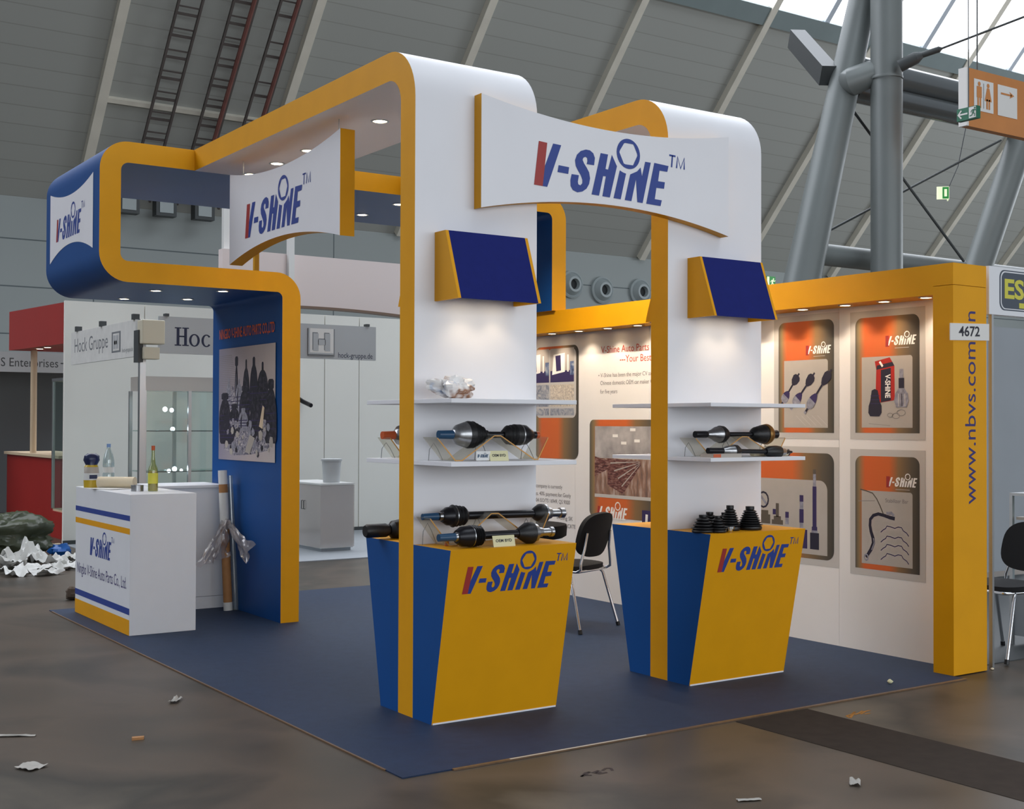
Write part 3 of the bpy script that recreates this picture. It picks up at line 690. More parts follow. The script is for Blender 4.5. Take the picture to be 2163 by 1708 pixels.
mb = MB(); mb.lathe([(0,rb_*.86),(hb*.9,rb_),(hb,rb_*1.0)], (pb_.x,yc+.22,zc+.02), (0,0,1), 'sign_grey', 24); mb.build('bucket', t, 40)
mb = MB(); mb.lathe([(hb-.025,rb_*1.08),(hb,rb_*1.1),(hb+.004,rb_*.9)], (pb_.x,yc+.22,zc+.02), (0,0,1), 'sign_grey', 24); mb.build('rim', t, 40)
# dark grip sticking out on the wall behind
p = P(640, 848, y=YW-.08); q = P(657, 856, y=YW-.3); mb = MB(); mb.tube([P(625,838,y=YW), p, q], .03, 'black_metal', 8)
mb.build('door_handle', None, 40, label='black lever handle on the pale wall beside the yellow post edge', cat='handle')

# red stand
t = thing('red_canopy', 'red box canopy of the stand at the far left', 'canopy', (2.4, 13.2, 2.55))
mb = MB(); mb.hexa([(1.7,11.83,2.52),(3.2,11.83,2.52),(3.2,14.9,2.57),(1.7,14.9,2.57),(1.7,11.83,3.05),(3.2,11.83,3.0),(3.2,14.9,3.0),(1.7,14.9,3.14)], ['red_panel']*6); mb.build('box', t)
for (u, v) in [(74,735),(92,732),(131,725)]:
    p = P(u, v, z=2.54); downlight(t, (max(1.8,p.x), p.y, 2.535), .05, 0)
p = P(70, 960, x=1.95)
mb = MB(); mb.tube([(1.95,p.y,1.06),(1.95,p.y,2.56)], .045, 'cream', 14); mb.build('post', None, 40, label='cream post between red counter and red canopy', cat='post')
yf, yn = P(12, 970, x=1.88).y, 12.75
t = thing('red_counter', 'red counter with cream top at the far left', 'counter', (2.2, 13.5, FZ))
mb = MB(); mb.box(1.9, 2.6, yn, yf, FZ, 1.02, 'red_panel'); mb.build('body', t)
mb = MB(); mb.box(1.86, 2.64, yn-.03, yf+.03, 1.02, 1.06, 'cream'); mb.build('top', t)
t = thing('glass_showcase', 'narrow glass case on a red base at left beside the white wall', 'showcase', (1.9, 12, FZ))
mb = MB(); mb.box(1.74,2.3,11.45,12.62,FZ,.34,'red_panel'); mb.build('base', t)
mb = MB(); mb.box(1.76,2.28,11.47,12.6,.34,.37,'cream'); mb.build('deck', t)
for yy in (11.47, 12.6):
    for xx in (1.76, 2.28):
        mb = MB(); mb.box(xx-.018,xx+.018,yy-.018,yy+.018,.37,2.05,'alu'); mb.build('post', t)
mb = MB(); mb.box(1.74,2.3,11.45,12.62,2.05,2.09,'alu'); mb.build('top_frame', t)
mb = MB(); mb.box(1.752,1.756,11.49,12.58,.37,2.05,'glass'); mb.build('pane', t)
# stand behind the red one
t = thing('fascia_sign', 'pale fascia with plain grey lettering behind the red stand', 'sign', (1.5, 16.2, 2.3))
yf = 16.2; z1, z0 = P(60,744,y=yf).z, P(60,786,y=yf).z
mb = MB(); mb.box(-2, 4, yf, yf+.05, z0, z1, 'sign_grey'); mb.build('board', t)
fr = Frame((P(1,760,y=yf).x, yf, z0), (1,0,0), (0,0,1)); mb = MB(); text_mesh(mb, fr, 'S Enterprises', 0.0, (z1-z0)*.28, (z1-z0)*.62, 'dark_steel', width=P(123,770,y=yf).x-P(1,770,y=yf).x); mb.build('lettering', t)
mb = MB(); a_ = P(128,770,y=yf).x - fr.o.x; fr.rect(mb, a_, a_+.07, (z1-z0)*.46, (z1-z0)*.52, 'dark_steel', .001); mb.build('dash', t)
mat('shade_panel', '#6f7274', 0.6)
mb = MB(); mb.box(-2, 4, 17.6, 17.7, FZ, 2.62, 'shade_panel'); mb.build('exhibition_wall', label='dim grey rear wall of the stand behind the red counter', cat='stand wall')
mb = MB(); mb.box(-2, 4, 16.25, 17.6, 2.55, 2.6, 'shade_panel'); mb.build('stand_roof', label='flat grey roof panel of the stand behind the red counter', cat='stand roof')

# ================================================================== NEIGHBOURING STAND (right)
t = thing('fascia_sign', 'white fascia with yellow lettering on a dark rounded panel, right edge', 'sign', (4.6, .12, 2.2))
x0 = P(2089, 600, y=.12).x; z1, z0 = P(2090,561,y=.12).z, P(2090,663,y=.12).z
mb = MB(); mb.box(x0, 6.6, .12, .18, z0, z1, 'counter_white'); mb.build('board', t)
fr = Frame((x0, .12, z0), (1,0,0), (0,0,1)); ex = lambda u: P(u, 620, y=.12).x - x0; ez = lambda v: P(2130, v, y=.12).z - z0
mb = MB(); fr.rrect(mb, ex(2111), ex(2111)+1.1, ez(656), ez(571), .05, 'esu_grey', .0006); fr.rrect(mb, ex(2113.5), ex(2113.5)+1.09, ez(653.5), ez(573.5), .045, 'counter_white', .0012); fr.rrect(mb, ex(2115.5), ex(2115.5)+1.08, ez(651.5), ez(576), .04, 'esu_grey', .0018); mb.build('panel', t)
mb = MB(); text_mesh(mb, fr, 'ESU', ex(2119.5), ez(629), (ez(588)-ez(629))*1.36, 'esu_yellow', .0026, width=ex(2192)-ex(2119.5), bold=.03); build_ = mb.build('lettering', t); mb = MB(); fr.rect(mb, ex(2152), ex(2200), ez(649), ez(638), 'esu_yellow', .0026); mb.build('underline', t)
xp = P(2092.5, 900, y=.14).x
mb = MB(); mb.box(xp-.008,xp+.012,.125,.15,FZ,z0,'alu'); mb.build('post', label='thin aluminium post right beside the yellow pillar', cat='post')
mb = MB(); mb.box(4.3, 9, 3.0, 3.06, FZ+.06, 2.5, 'grey_panel'); mb.build('exhibition_wall', label='blue-grey rear wall of the stand at right', cat='stand wall', origin=(6,3,0))
mb = MB(); mb.box(4.21, 9, .2, 3.0, FZ, 0.0, 'dark_steel'); mb.build('carpet', label='dark grey floor covering of the stand at right', cat='carpet')
xk = P(2138, 1360, y=.57).x; zk = P(2140,1046,y=.57).z
t = thing('glass_showcase', 'aluminium framed showcase with grey base at the right edge', 'showcase', (xk+.4, .62, 0))
for xx in (xk, xk+.9):
    for yy in (.15, .57):
        mb = MB(); mb.box(xx-.012,xx+.012,yy-.012,yy+.012,0,zk,'alu'); mb.build('post', t)
mb = MB(); mb.box(xk-.012,xk+.912,.14,.58,zk,zk+.02,'alu'); mb.build('top_frame', t)
mb = MB(); mb.box(xk+.012,xk+.888,.16,.56,.06,.42,'grey_panel'); mb.build('base_panel', t)
mb = MB(); mb.box(xk+.012,xk+.888,.155,.159,.42,zk,'glass'); mb.build('pane', t)
mb = MB(); mb.box(xk+.02,xk+.88,.17,.55,.86,.88,'poster_grey'); mb.build('shelf', t)
# ================================================================== THE STAND
A0, WA, B0, B1 = .5825, .7728, .9315, 1.0844      # left column: x start, width, front and back y
C0 = 2.3106                                        # right column x start
HT, TH = 3.4969, .149                              # top of arches, thickness
YR0, YR1 = 4.155, 5.582                            # the blue ribbon's front and back
PD, PE, PH = .3685, .1907, .8886                   # podium overhang at top, at the floor, height
mb = MB(); mb.box(0, 3.846, 0, 5.79, -.006, 0, 'carpet'); mb.box(3.846, 4.073, .227, 5.79, -.006, 0, 'carpet')
cp = mb.build('carpet', label='blue-grey carpet covering the floor of the yellow and blue stand', cat='carpet', origin=(2,3,-.006))
mb = MB(); mb.box(.25, 3.84, -.016, .003, -.0055, .0012, 'tape'); mb.build('edge_tape', cp)
mb = MB(); mb.box(.55, 1.35, -.014, -.004, -.0055, .0022, 'tape_white'); mb.build('edge_tape', cp)
mb = MB(); mb.box(-.006, .004, .15, 5.7, -.0055, .0012, 'tape'); mb.build('edge_tape', cp)

# ---- two white arches with yellow edges
def arch(x0, label):
    t = thing('display_arch', label, 'arch', (x0+WA/2, B0, 0), 'white arches of the stand')
    h = TH/2; path = round_path([((B0+B1)/2, 0), ((B0+B1)/2, HT-h), (YR0, HT-h)], [0, .215, 0], 12)
    mb = MB(); band(mb, path, (B1-B0)/2, lambda a, b, d: V((d, a, b)), x0, x0+WA, 'white_laminate', 'soffit_white', 'yellow')
    mb.build('arch_body', t, 30); return t
arch_l = arch(A0, 'white arch with yellow edges standing nearest the camera, left end of the front sign')
arch_r = arch(C0, 'white arch with yellow edges farther right, at the right end of the front sign')
for (u, v) in [(800,255),(647,317),(587,345),(523,367)]:
    p = P(u, v, z=HT-TH); downlight(arch_l, (.97, p.y, HT-TH), .042, 10, angle=125, col=(1.0,.88,.72))
for y in (2.05, 3.07, 3.59): downlight(arch_r, (2.70, y, HT-TH), .042, 110, angle=115, aim=(.45,-.1,-1), col=(1.0,.88,.72))

# ---- the ribbon: from the floor up, out to the left, back over the top and down onto the wall
S0, LX, W0, W1 = 2.503, -.1, 1.275, 1.433
h = TH/2
RIB = round_path([((W0+W1)/2, 0), ((W0+W1)/2, S0+h), (LX+h, S0+h), (LX+h, HT-h), (3.88, HT-h), (3.88, 2.5)], [0, .12, .13, .13, .13, 0], 10)
rib = thing('display_ribbon', 'blue ribbon wall with yellow edges rising from the floor, jutting left and spanning the top', 'display wall', ((W0+W1)/2, YR0, 0))
mb = MB(); band(mb, RIB, h, lambda a, b, d: V((a, d, b)), YR0, YR1, 'blue', 'blue', 'yellow'); mb.build('ribbon_body', rib, 30)
for (x, y, z) in [(.45,5.36,S0),(.45,4.59,S0),(.875,5.09,S0),(.875,4.33,S0)]: downlight(rib, (x,y,z), .038, 4 if x < .6 else 1.5, lit='lamp_warm')
for (x, y) in [(2.485,5.18),(2.49,4.53)]: downlight(rib, (x,y,HT-TH), .042, 10, angle=125, col=(1.0,.88,.72))
q = P(541, 550, y=5.45); mb = MB(); mb.box(q.x-.02,q.x+.02,5.43,5.47,S0+TH,HT-TH,'yellow'); mb.build('strut', rib)
# white logo panel on the left end of the ribbon
frL = Frame((LX, 5.46, 2.745), (0,-1,0), (0,0,1)); n = 20; Wp = 1.155
def concave(w, zt, zb, dt, db, n=20):
    up = [(w*i/n, zt - dt*(1-(2*i/n-1)**2)) for i in range(n+1)]; lo = [(w*i/n, zb + db*(1-(2*i/n-1)**2)) for i in range(n+1)]
    return lo + up[::-1]
mb = MB(); pts = concave(Wp, .54, 0, .075, .10)
for i in range(20):
    a, b, c, d = pts[i], pts[i+1], pts[-2-i], pts[-1-i]; frL.flat(mb, [a, b, c, d], 'white_laminate', .002)
lp = mb.build('logo_panel', rib)
mb = MB(); logo(mb, frL, .18, .15, .64, 'logo_blue', 'logo_red', h=.003); mb.build('logo', lp)
# picture on the blue wall
BX = W0 - .0008
pt = lambda u, v: P(u, v, x=BX)
yl, yr_ = pt(463,800).y, pt(582,800).y; zt_, zb = pt(520,731).z, pt(520,973).z
t = thing('wall_poster', 'tall print of black rubber boots and shafts on the blue wall', 'poster', (BX, (yl+yr_)/2, zb))
W_ = yl - yr_; H_ = zt_ - zb
fr = Frame((BX, yl, zb), (0,-1,0), (0,0,1)); mb = MB(); fr.rect(mb, 0, W_, 0, H_, 'photo_backdrop', .001)
for i in range(26): fr.rect(mb, .0, W_*.42*(1-i/60), H_*(.52+.0165*i), H_*(.524+.0165*i), 'poster_line', .0014)
random.seed(4)
def bullet(cx, b0, b1, w, m, hh, tip=.25, shade=True):
    pr = [(0,.8),(.06,.96),(.2,1),(.42,.98),(.56,.9),(.7,.74),(.8,.52),(.84,.34),(.86,tip),(.97,tip),(1,tip*.6)]
    L = [(cx - w/2*r, b0 + (b1-b0)*s_) for s_, r in pr]; R = [(cx + w/2*r, b0 + (b1-b0)*s_) for s_, r in pr]
    fr.flat(mb, R + L[::-1], m, hh)
    if shade:
        fr.stroke(mb, [(cx - w*.2, b0 + (b1-b0)*.12), (cx - w*.2, b0 + (b1-b0)*.5), (cx - w*.1, b0 + (b1-b0)*.72)], [w*.1, w*.14, w*.05], 'poster_steel' if w < W_*.13 else 'photo_dark', hh + .00005)
        for f in (.22, .34, .46): fr.stroke(mb, [(cx - w*.46, b0 + (b1-b0)*f), (cx + w*.46, b0 + (b1-b0)*(f+.01))], W_*.006, 'poster_violet', hh + .00006)
fr.flat(mb, [(W_*x, H_*y) for x, y in [(.02,0),(.98,.0),(.98,.34),(.6,.42),(.3,.4),(.02,.3)]], 'photo_backdrop', .0015)
fr.flat(mb, [(W_*x, H_*y) for x, y in [(.1,.1),(.3,.04),(.62,.06),(.9,.1),(.94,.26),(.7,.36),(.4,.4),(.14,.3)]], 'photo_bits', .0016)
pos = [(.33,.36,.92,.055,'poster_dark',.9),(.505,.34,.885,.12,'photo_dark',.2),(.64,.42,.90,.13,'poster_dark',.3),(.79,.36,.85,.19,'photo_dark',.16),(.93,.16,.70,.17,'photo_dark',.5),
       (.19,.42,.73,.10,'poster_steel',.3),(.27,.40,.66,.09,'photo_bits',.4),(.38,.42,.72,.12,'poster_steel',.2),(.48,.34,.66,.17,'photo_dark',.5),(.12,.22,.6,.2,'photo_dark',.6),
       (.68,.18,.55,.21,'photo_dark',.6),(.16,.14,.4,.24,'poster_dark',.5),(.3,.24,.5,.19,'photo_dark',.5),(.46,.26,.46,.16,'poster_steel',.4)]
for k, (cx, b0, b1, w, m, tp) in enumerate(pos): bullet(W_*cx, H_*b0, H_*b1, W_*w*1.12, m, .0018 + .00012*k, tp)
for k in range(46):
    cx, cz, s_ = random.uniform(.15,.95), random.uniform(.06,.34), random.uniform(.012,.035)
    a = random.uniform(0, 3.1)
    fr.flat(mb, [(W_*cx + W_*s_*math.cos(a+q_*1.047)*random.uniform(.8,1.3), H_*cz + W_*s_*math.sin(a+q_*1.047)*random.uniform(.8,1.3)) for q_ in range(6)], random.choice(['photo_bits','poster_steel','photo_dark','poster_grey']), .0036 + .00002*k)
fr.flat(mb, [(W_*x, H_*y) for x, y in [(.5,.08),(.58,.23),(.67,.2),(.58,.06)]], 'poster_grey', .0049)
fr.flat(mb, [(W_*x, H_*y) for x, y in [(.74,.3),(.8,.48),(.83,.46),(.8,.28)]], 'cream', .0049)
mb.build('print', t)
mb = MB(); zt2 = pt(520, 709).z; text_mesh(mb, fr, 'NINGBO V-SHINE AUTO PARTS CO.,LTD', .0, zt2 - zb - .0, .115, 'ink_orange', .0012, width=W_*.98, bold=.012); mb.build('heading', t)

# ---- curved signs
yS = .861; x0, x1 = .944, 2.735; zb0, zt0 = 2.655, 3.262
t = thing('curved_sign', 'white bow-edged sign joining the two arches, blue and red lettering, facing the aisle', 'sign', ((x0+x1)/2, yS, zb0), 'bow-edged logo signs')
pts = concave(x1-x0, zt0-zb0, 0, .085, .10, 28); fr = Frame((x0, yS, zb0), (1,0,0), (0,0,1)); mb = MB()
def thick_sign(mb, fr, pts, n, th):
    for i in range(n):
        a, b, c, d = pts[i], pts[i+1], pts[-2-i], pts[-1-i]
        fr.flat(mb, [a,b,c,d], 'white_laminate', 0); mb.poly([fr.p(*q, -th) for q in (d,c,b,a)], 'white_laminate')
        mb.poly([fr.p(*a,-th), fr.p(*b,-th), fr.p(*b), fr.p(*a)], 'yellow'); mb.poly([fr.p(*d), fr.p(*c), fr.p(*c,-th), fr.p(*d,-th)], 'yellow')
    for a, d in ((pts[0], pts[-1]), (pts[n], pts[n+1])): mb.poly([fr.p(*a), fr.p(*d), fr.p(*d,-th), fr.p(*a,-th)], 'yellow')
thick_sign(mb, fr, pts, 28, B0-yS-.001); mb.build('panel', t, 20)
mb = MB(); fr2 = Frame((1.285, yS, 2.813), (1,0,-.0), (0,0,1)); fr2.u = V((1,0,-.03)).normalized(); logo(mb, fr2, 0, 0, .905, 'logo_blue', 'logo_red', h=.0015); mb.build('logo', t)
xS = .69; y0, y1 = 3.74, 2.01; zt0 = 3.262; zb0 = 2.625
t = thing('curved_sign', 'white bow-edged sign with yellow end hanging under the left canopy', 'sign', (xS, (y0+y1)/2, zb0), 'bow-edged logo signs')
fr = Frame((xS, y0, zb0), (0,-1,0), (0,0,1)); pts = concave(y0-y1, zt0-zb0, 0, .085, .10, 28)
mb = MB(); thick_sign(mb, fr, pts, 28, .096); mb.build('panel', t, 20)
mb = MB(); logo(mb, fr, y0-3.454, 2.776-zb0, .86, 'logo_blue', 'logo_red', h=.0015); mb.build('logo', t)
for yy in (y1+.12, y0-.12):
    mb = MB(); mb.tube([(xS+.05, yy, zt0-.03), (xS+.05, yy, HT-TH)], .003, 'alu', 6); mb.build('wire', t)

# ---- tapered podiums
def podium(x0, label):
    t = thing('podium', label, 'podium', (x0+WA/2, B0, 0), 'yellow and blue podiums')
    x1 = x0 + WA
    mb = MB(); mb.hexa([(x0,B0-PE,0),(x1,B0-PE,0),(x1,B0-.001,0),(x0,B0-.001,0),(x0,B0-PD,PH),(x1,B0-PD,PH),(x1,B0-.001,PH),(x0,B0-.001,PH)],
                       ('white_laminate','yellow','yellow','blue','blue','blue')); mb.build('front_case', t)
    mb = MB(); mb.hexa([(x0,B1+.001,0),(x1,B1+.001,0),(x1,B1+PE,0),(x0,B1+PE,0),(x0,B1+.001,PH),(x1,B1+.001,PH),(x1,B1+PD,PH),(x0,B1+PD,PH)],
                       ('white_laminate','yellow','blue','blue','yellow','blue')); mb.build('rear_case', t)
    mb = MB(); mb.box(x0+.005, x1-.005, B0-PE-.004, B0-PE+.002, 0, .008, 'white_laminate'); mb.build('foot_strip', t)
    fr = Frame((x0, B0-PE, 0), (1,0,0), (0, -(PD-PE), PH)); mb = MB()
    sl = math.hypot(PD-PE, PH)/PH
    logo(mb, fr, .093, .663*sl, .523, 'logo_blue', 'logo_red', h=.0012); mb.build('logo', t); return t
podium(A0, 'yellow and blue tapered podium under the left column, nearest in front')
podium(C0, 'yellow and blue tapered podium under the right column')

# ---- navy lamp boxes on the columns, front and back
def lamp_box(x0, x1, front, label, lit):
    s = -1 if front else 1; yb = B0 if front else B1; f = lambda d: yb + s*d
    zt_, zb = 2.51, 2.15; t = thing('lamp_box', label, 'lamp box', ((x0+x1)/2, yb, zb), 'navy lamp boxes on the columns')
    a = .018
    for xa in (x0, x1-a):
        mb = MB(); mb.prism([(xa,f(.001),zb),(xa,f(.236),zb),(xa,f(.108),zt_),(xa,f(.001),zt_)], (a,0,0), 'yellow'); mb.build('side_panel', t)
    mb = MB(); mb.prism([(x0+a,f(.236),zb),(x1-a,f(.236),zb),(x1-a,f(.108),zt_),(x0+a,f(.108),zt_)], (0,-s*.016,0), 'navy', 'navy'); mb.build('front_panel', t)
    mb = MB(); mb.box(x0+a, x1-a, min(f(.001),f(.2)), max(f(.001),f(.2)), zb+.03, zb+.045, 'navy'); mb.build('soffit', t)
    mb = MB(); mb.box(x0+a, x1-a, min(f(.001),f(.1)), max(f(.001),f(.1)), zt_-.02, zt_-.005, 'navy'); mb.build('top_panel', t)
    for x in lit: downlight(t, (x, f(.13), zb+.03), .034, 2.0 if front else 1.7, angle=110)
lamp_box(.702, 1.218, True, 'navy lamp box with two lit lamps on the left column', (.86, 1.07))
lamp_box(2.465, 2.985, True, 'navy lamp box with yellow side on the right column', (2.62, 2.80))
lamp_box(.702, 1.218, False, 'navy lamp box on the rear of the left column', (.86, 1.07))
lamp_box(2.465, 2.985, False, 'navy lamp box on the rear of the right column, yellow side showing', (2.62, 2.80))

# ---- shelves
first = None
for x0, side in ((A0, 'left'), (C0, 'right')):
    for fr_, wh in ((True, 'front'), (False, 'rear')):
        for zt_, lv in ((1.637, 'upper'), (1.322, 'lower')):
            y0 = B0-PD if fr_ else B1+.001
            mb = MB(); mb.box(x0, x0+WA, y0, y0+PD-.001, zt_-.022, zt_, 'white_laminate')
            mb.build('shelf', None, bevel=.0015, label='%s white shelf on the %s of the %s column' % (lv, wh, side), cat='shelf', group='white shelves on the columns')

# ---- side wall with yellow header and pillar
PX0, PX1, PY0, PY1, WX, ZU = 3.846, 4.194, .080, .226, 4.074, 2.315
w = thing('display_wall', 'white side wall of the stand framed by yellow header and pillar', 'display wall', (WX, 3, 0))
ys = [PY1, 1.17, 2.17, 3.17, 4.17, 5.8]
for i in range(5):
    mb = MB(); mb.box(WX, PX1, ys[i]+.001, ys[i+1]-.001, 0, ZU, 'white_wall'); mb.build('panel', w)
mb = MB(); mb.box(PX0, PX1, PY1, 5.8, ZU, 2.5, 'yellow'); mb.build('header', w)
mb = MB(); mb.box(PX0, PX1-.03, PY0, PY1, 0, 2.365, 'yellow'); mb.box(PX0, PX1-.03, PY0, PY1, 2.368, 2.5, 'yellow')
for i in range(6):
    a, b = math.pi/2*i/6, math.pi/2*(i+1)/6; c = V((PX1-.03, PY0+.03, 0))
    mb.poly([c+V((.03*math.sin(a),-.03*math.cos(a),0)), c+V((.03*math.sin(b),-.03*math.cos(b),0)), c+V((.03*math.sin(b),-.03*math.cos(b),2.5)), c+V((.03*math.sin(a),-.03*math.cos(a),2.5))], 'yellow')
mb.poly([(PX1,PY0+.03,0),(PX1,PY1,0),(PX1,PY1,2.5),(PX1,PY0+.03,2.5)], 'yellow'); mb.poly([(PX1-.03,PY0,2.5),(PX1,PY0+.03,2.5),(PX1,PY1,2.5),(PX1-.03,PY1,2.5)], 'yellow')
mb.build('pillar', w)
for y in (.346, .673, .995, 1.373, 1.72, 2.08, 2.44, 2.79, 3.15, 3.538, 3.936, 4.33, 4.7): downlight(w, (3.935, y, ZU), .036, 6.6, angle=110, col=(1.0,.83,.64), aim=(.1,0,-1))
fr = Frame((PX0, PY0, 0), (1,0,0), (0,0,1))
mb = MB(); q0 = P(2061,1064,y=PY0); q1 = P(2061,658,y=PY0)
text_mesh(mb, fr, 'www.nbvs.com.cn', q0.x-PX0, q0.z, .150, 'ink_purple', .0008, width=q1.z-q0.z, rot=True); mb.build('web_lettering', w)
t = thing('number_plate', 'white stand number plate fixed across the yellow pillar', 'sign', (4.0, PY0, 2.0))
z0 = P(2010,718,y=.072).z; z1 = P(2010,682,y=.072).z; xa, xb = P(2008,700,y=.072).x, P(2090,700,y=.072).x
fr = Frame((xa, .0738, z0), (xb-xa, 0, .012), (0,0,1)); fr.v = V((0,0,1)); fr.n = V((0,-1,0)); mb = MB()
mb.prism([fr.p(0,0), fr.p(xb-xa,0), fr.p(xb-xa,z1-z0), fr.p(0,z1-z0)], (0,.006,0), 'sign_white'); mb.build('plate', t)
mb = MB(); text_mesh(mb, fr, '4672', .082, .026, .085, 'ink', .001, width=.205, bold=.018); mb.build('number', t)

# ---- prints on the side wall (seen facing +x: right is -y)
def wall_print(label, y0, y1, z0, z1, cat='poster', name='wall_poster', group='orange and grey prints on the side wall'):
    t = thing(name, label, cat, (WX, (y0+y1)/2, z0), group)
    return t, Frame((WX-.0006, y0, z0), (0,-1,0), (0,0,1)), y0-y1, z1-z0
def poster_base(t, fr, W, H, top, r=.055, corners=(0,0,1,1), margin=.045, bot=.035, inner=(.055, .055), ir=.02):
    mb = MB(); fr.rect(mb, -margin, W+margin, -margin, H+margin, 'poster_margin', .0004); mb.build('backing_sheet', t)
    mb = MB(); fr.flat(mb, rr(0, W, 0, H, r, corners), 'print_band', .001)
    pn = mb.build('print', t)
    mb = MB(); fr.rrect(mb, inner[0], W-inner[1], bot, H-top, ir, 'poster_grey', .0016, (0,0,1,0)); return mb, pn
def axle_print(mb, fr, x0, y0, x1, y1, r, k=0):
    d = math.hypot(x1-x0, y1-y0); cx, cy = (x1-x0)/d, (y1-y0)/d
    T = lambda s, o: (x0 + cx*s*d - cy*o, y0 + cy*s*d + cx*o)
    def seg(pr, m, h):
        fr.flat(mb, [T(s, o) for s, o in pr] + [T(s, -o) for s, o in pr[::-1]], m, h)
    seg([(0,r*.22),(1,r*.2)], 'poster_dark', .002+k)
    seg([(.12,r*.3),(.16,r*.8),(.22,r),(.3,r*.95)], 'poster_steel', .0022+k); seg([(.3,r*.95),(.36,r*.8),(.44,r*.35)], 'poster_violet', .0024+k)
    seg([(.66,r*.35),(.74,r*.85),(.86,r),(.92,r*.7),(.94,r*.3)], 'poster_dark', .0022+k); seg([(0,r*.32),(.05,r*.3)], 'poster_steel', .0026+k)
def mini_logo(t, fr, a, b, L):
    mb = MB(); fr.rect(mb, a-.008, a+L*.09, b-.008, b+L*.29, 'logo_red', .0017)
    logo(mb, fr, a, b, L, 'logo_white', 'logo_red', h=.0022, tm=False); fr.rect(mb, a+L*.3, a+L*.8, b-L*.09, b-L*.075, 'poster_margin', .002); mb.build('logo', t)
# top left: three drive shafts
t, fr, W, H = wall_print('orange and grey print with three drive shafts, top row left', 1.733, 1.214, 1.457, 2.245)
mb, pn = poster_base(t, fr, W, H, .275)
for a, b, c, d, k in [(.02,.19,.20,.42,0),(.12,.165,.345,.42,.0008),(.25,.135,.50,.44,.0016)]: axle_print(mb, fr, a, b, c, d, .036, k)
for i in range(5): fr.stroke(mb, [(.17+.05*i,.12),(.26+.05*i,.05)], .003, 'poster_margin', .002)
mb.build('picture', pn); mini_logo(pn, fr, .27, H-.235, .21)
# top right: red box, boot and joint
t, fr, W, H = wall_print('orange and grey print with a red carton, boot and metal joint', 1.027, .502, 1.460, 2.232)
mb, pn = poster_base(t, fr, W, H, .265)
sx, sz = W/832., H/1500.
Q = lambda X, Y: ((X-1018)*sx, (1560-Y)*sz - .002*0)
fr.flat(mb, [Q(*p) for p in [(1280,635),(1475,590),(1535,700),(1300,745)]], 'poster_red', .002)
fr.flat(mb, [Q(*p) for p in [(1300,745),(1535,700),(1540,1140),(1350,1170),(1290,1100)]], 'poster_red', .0022)
fr.flat(mb, [Q(*p) for p in [(1360,750),(1490,725),(1490,1140),(1360,1165)]], 'poster_dark', .0026)
fr.flat(mb, [Q(*p) for p in [(1310,690),(1510,650),(1535,700),(1300,745)]], 'poster_dark', .0024)
text_mesh(mb, Frame(fr.p(*Q(1420,810)), (0,0,-1), (0,-1,0)), 'V-SHiNE', 0, 0, .058, 'logo_white', .0034, width=300*sz, bold=.03)
fr.stroke(mb, [Q(1345,640),Q(1385,705)], .016, 'logo_white', .003)
fr.flat(mb, [Q(*p) for p in [(1240,1010),(1280,990),(1320,1010),(1345,1150),(1370,1210),(1370,1300),(1340,1345),(1220,1345),(1195,1300),(1200,1210),(1220,1150)]], 'poster_dark', .003)
for Y in (1080,1130,1180): fr.stroke(mb, [Q(1225,Y),Q(1345,Y)], .004, 'poster_violet', .0034)
fr.flat(mb, [Q(*p) for p in [(1600,745),(1650,745),(1650,860),(1600,860)]], 'poster_steel', .003); fr.flat(mb, [Q(*p) for p in [(1590,860),(1660,860),(1660,1000),(1590,1000)]], 'poster_dark', .003)
fr.flat(mb, [Q(*p) for p in [(1590,990),(1660,990),(1710,1060),(1718,1150),(1690,1230),(1560,1230),(1532,1150),(1545,1060)]], 'poster_steel', .0032)
for X in (1590, 1630, 1668): fr.stroke(mb, [Q(X,1060),Q(X+3,1220)], .006, 'poster_margin' if X != 1630 else 'poster_dark', .0036)
for (X, Y, r_) in [(1555,1340,.03),(1620,1300,.034),(1480,1330,.022)]:
    fr.stroke(mb, [(Q(X,Y)[0]+r_*math.cos(k*.5236), Q(X,Y)[1]+r_*.6*math.sin(k*.5236)) for k in range(13)], .004, 'poster_line', .0026)
fr.stroke(mb, [Q(1200,1440),Q(1480,1465)], .003, 'poster_line', .002)
mb.build('picture', pn); mini_logo(pn, fr, .262, H-.195, .225)
# bottom left: long shaft and bolts
t, fr, W, H = wall_print('orange and grey print with a long shaft and small parts, bottom row left', 2.05, 1.214, .574, 1.314)
mb, pn = poster_base(t, fr, W, H, .19, r=.07, corners=(1,1,1,1), bot=.03, inner=(.06,.06), ir=.07)
zq = lambda v: P(1720, v, x=WX).z - .574; aq = lambda u: 2.05 - P(u, 1000, x=WX).y
def item(u, segs):
    a = aq(u)
    for v0, v1, w_, m in segs: fr.flat(mb, [(a-w_/2, zq(v1)), (a+w_/2, zq(v1)), (a+w_/2, zq(v0)), (a-w_/2, zq(v0))], m, .002)
item(1721, [(991,1001,.026,'poster_brown'),(1001,1027,.028,'poster_steel'),(1027,1112,.036,'poster_violet'),(1112,1120,.05,'poster_violet'),(1120,1125,.06,'poster_steel'),(1125,1160,.082,'poster_dark')])
item(1693.5, [(1047,1061,.036,'poster_violet'),(1061,1077,.034,'poster_steel'),(1077,1106,.04,'poster_violet'),(1106,1120,.034,'poster_steel')])
item(1663, [(1085,1098,.034,'poster_violet'),(1098,1112,.034,'poster_steel')])
item(1642.5, [(1068,1098,.03,'poster_brown'),(1096,1104,.07,'poster_brown'),(1104,1114,.11,'poster_brown')]); item(1636, [(1081,1093,.03,'poster_violet')])
item(1616, [(1085,1094,.07,'poster_brown'),(1094,1114,.11,'poster_brown')])
a, b = aq(1613), zq(1062)
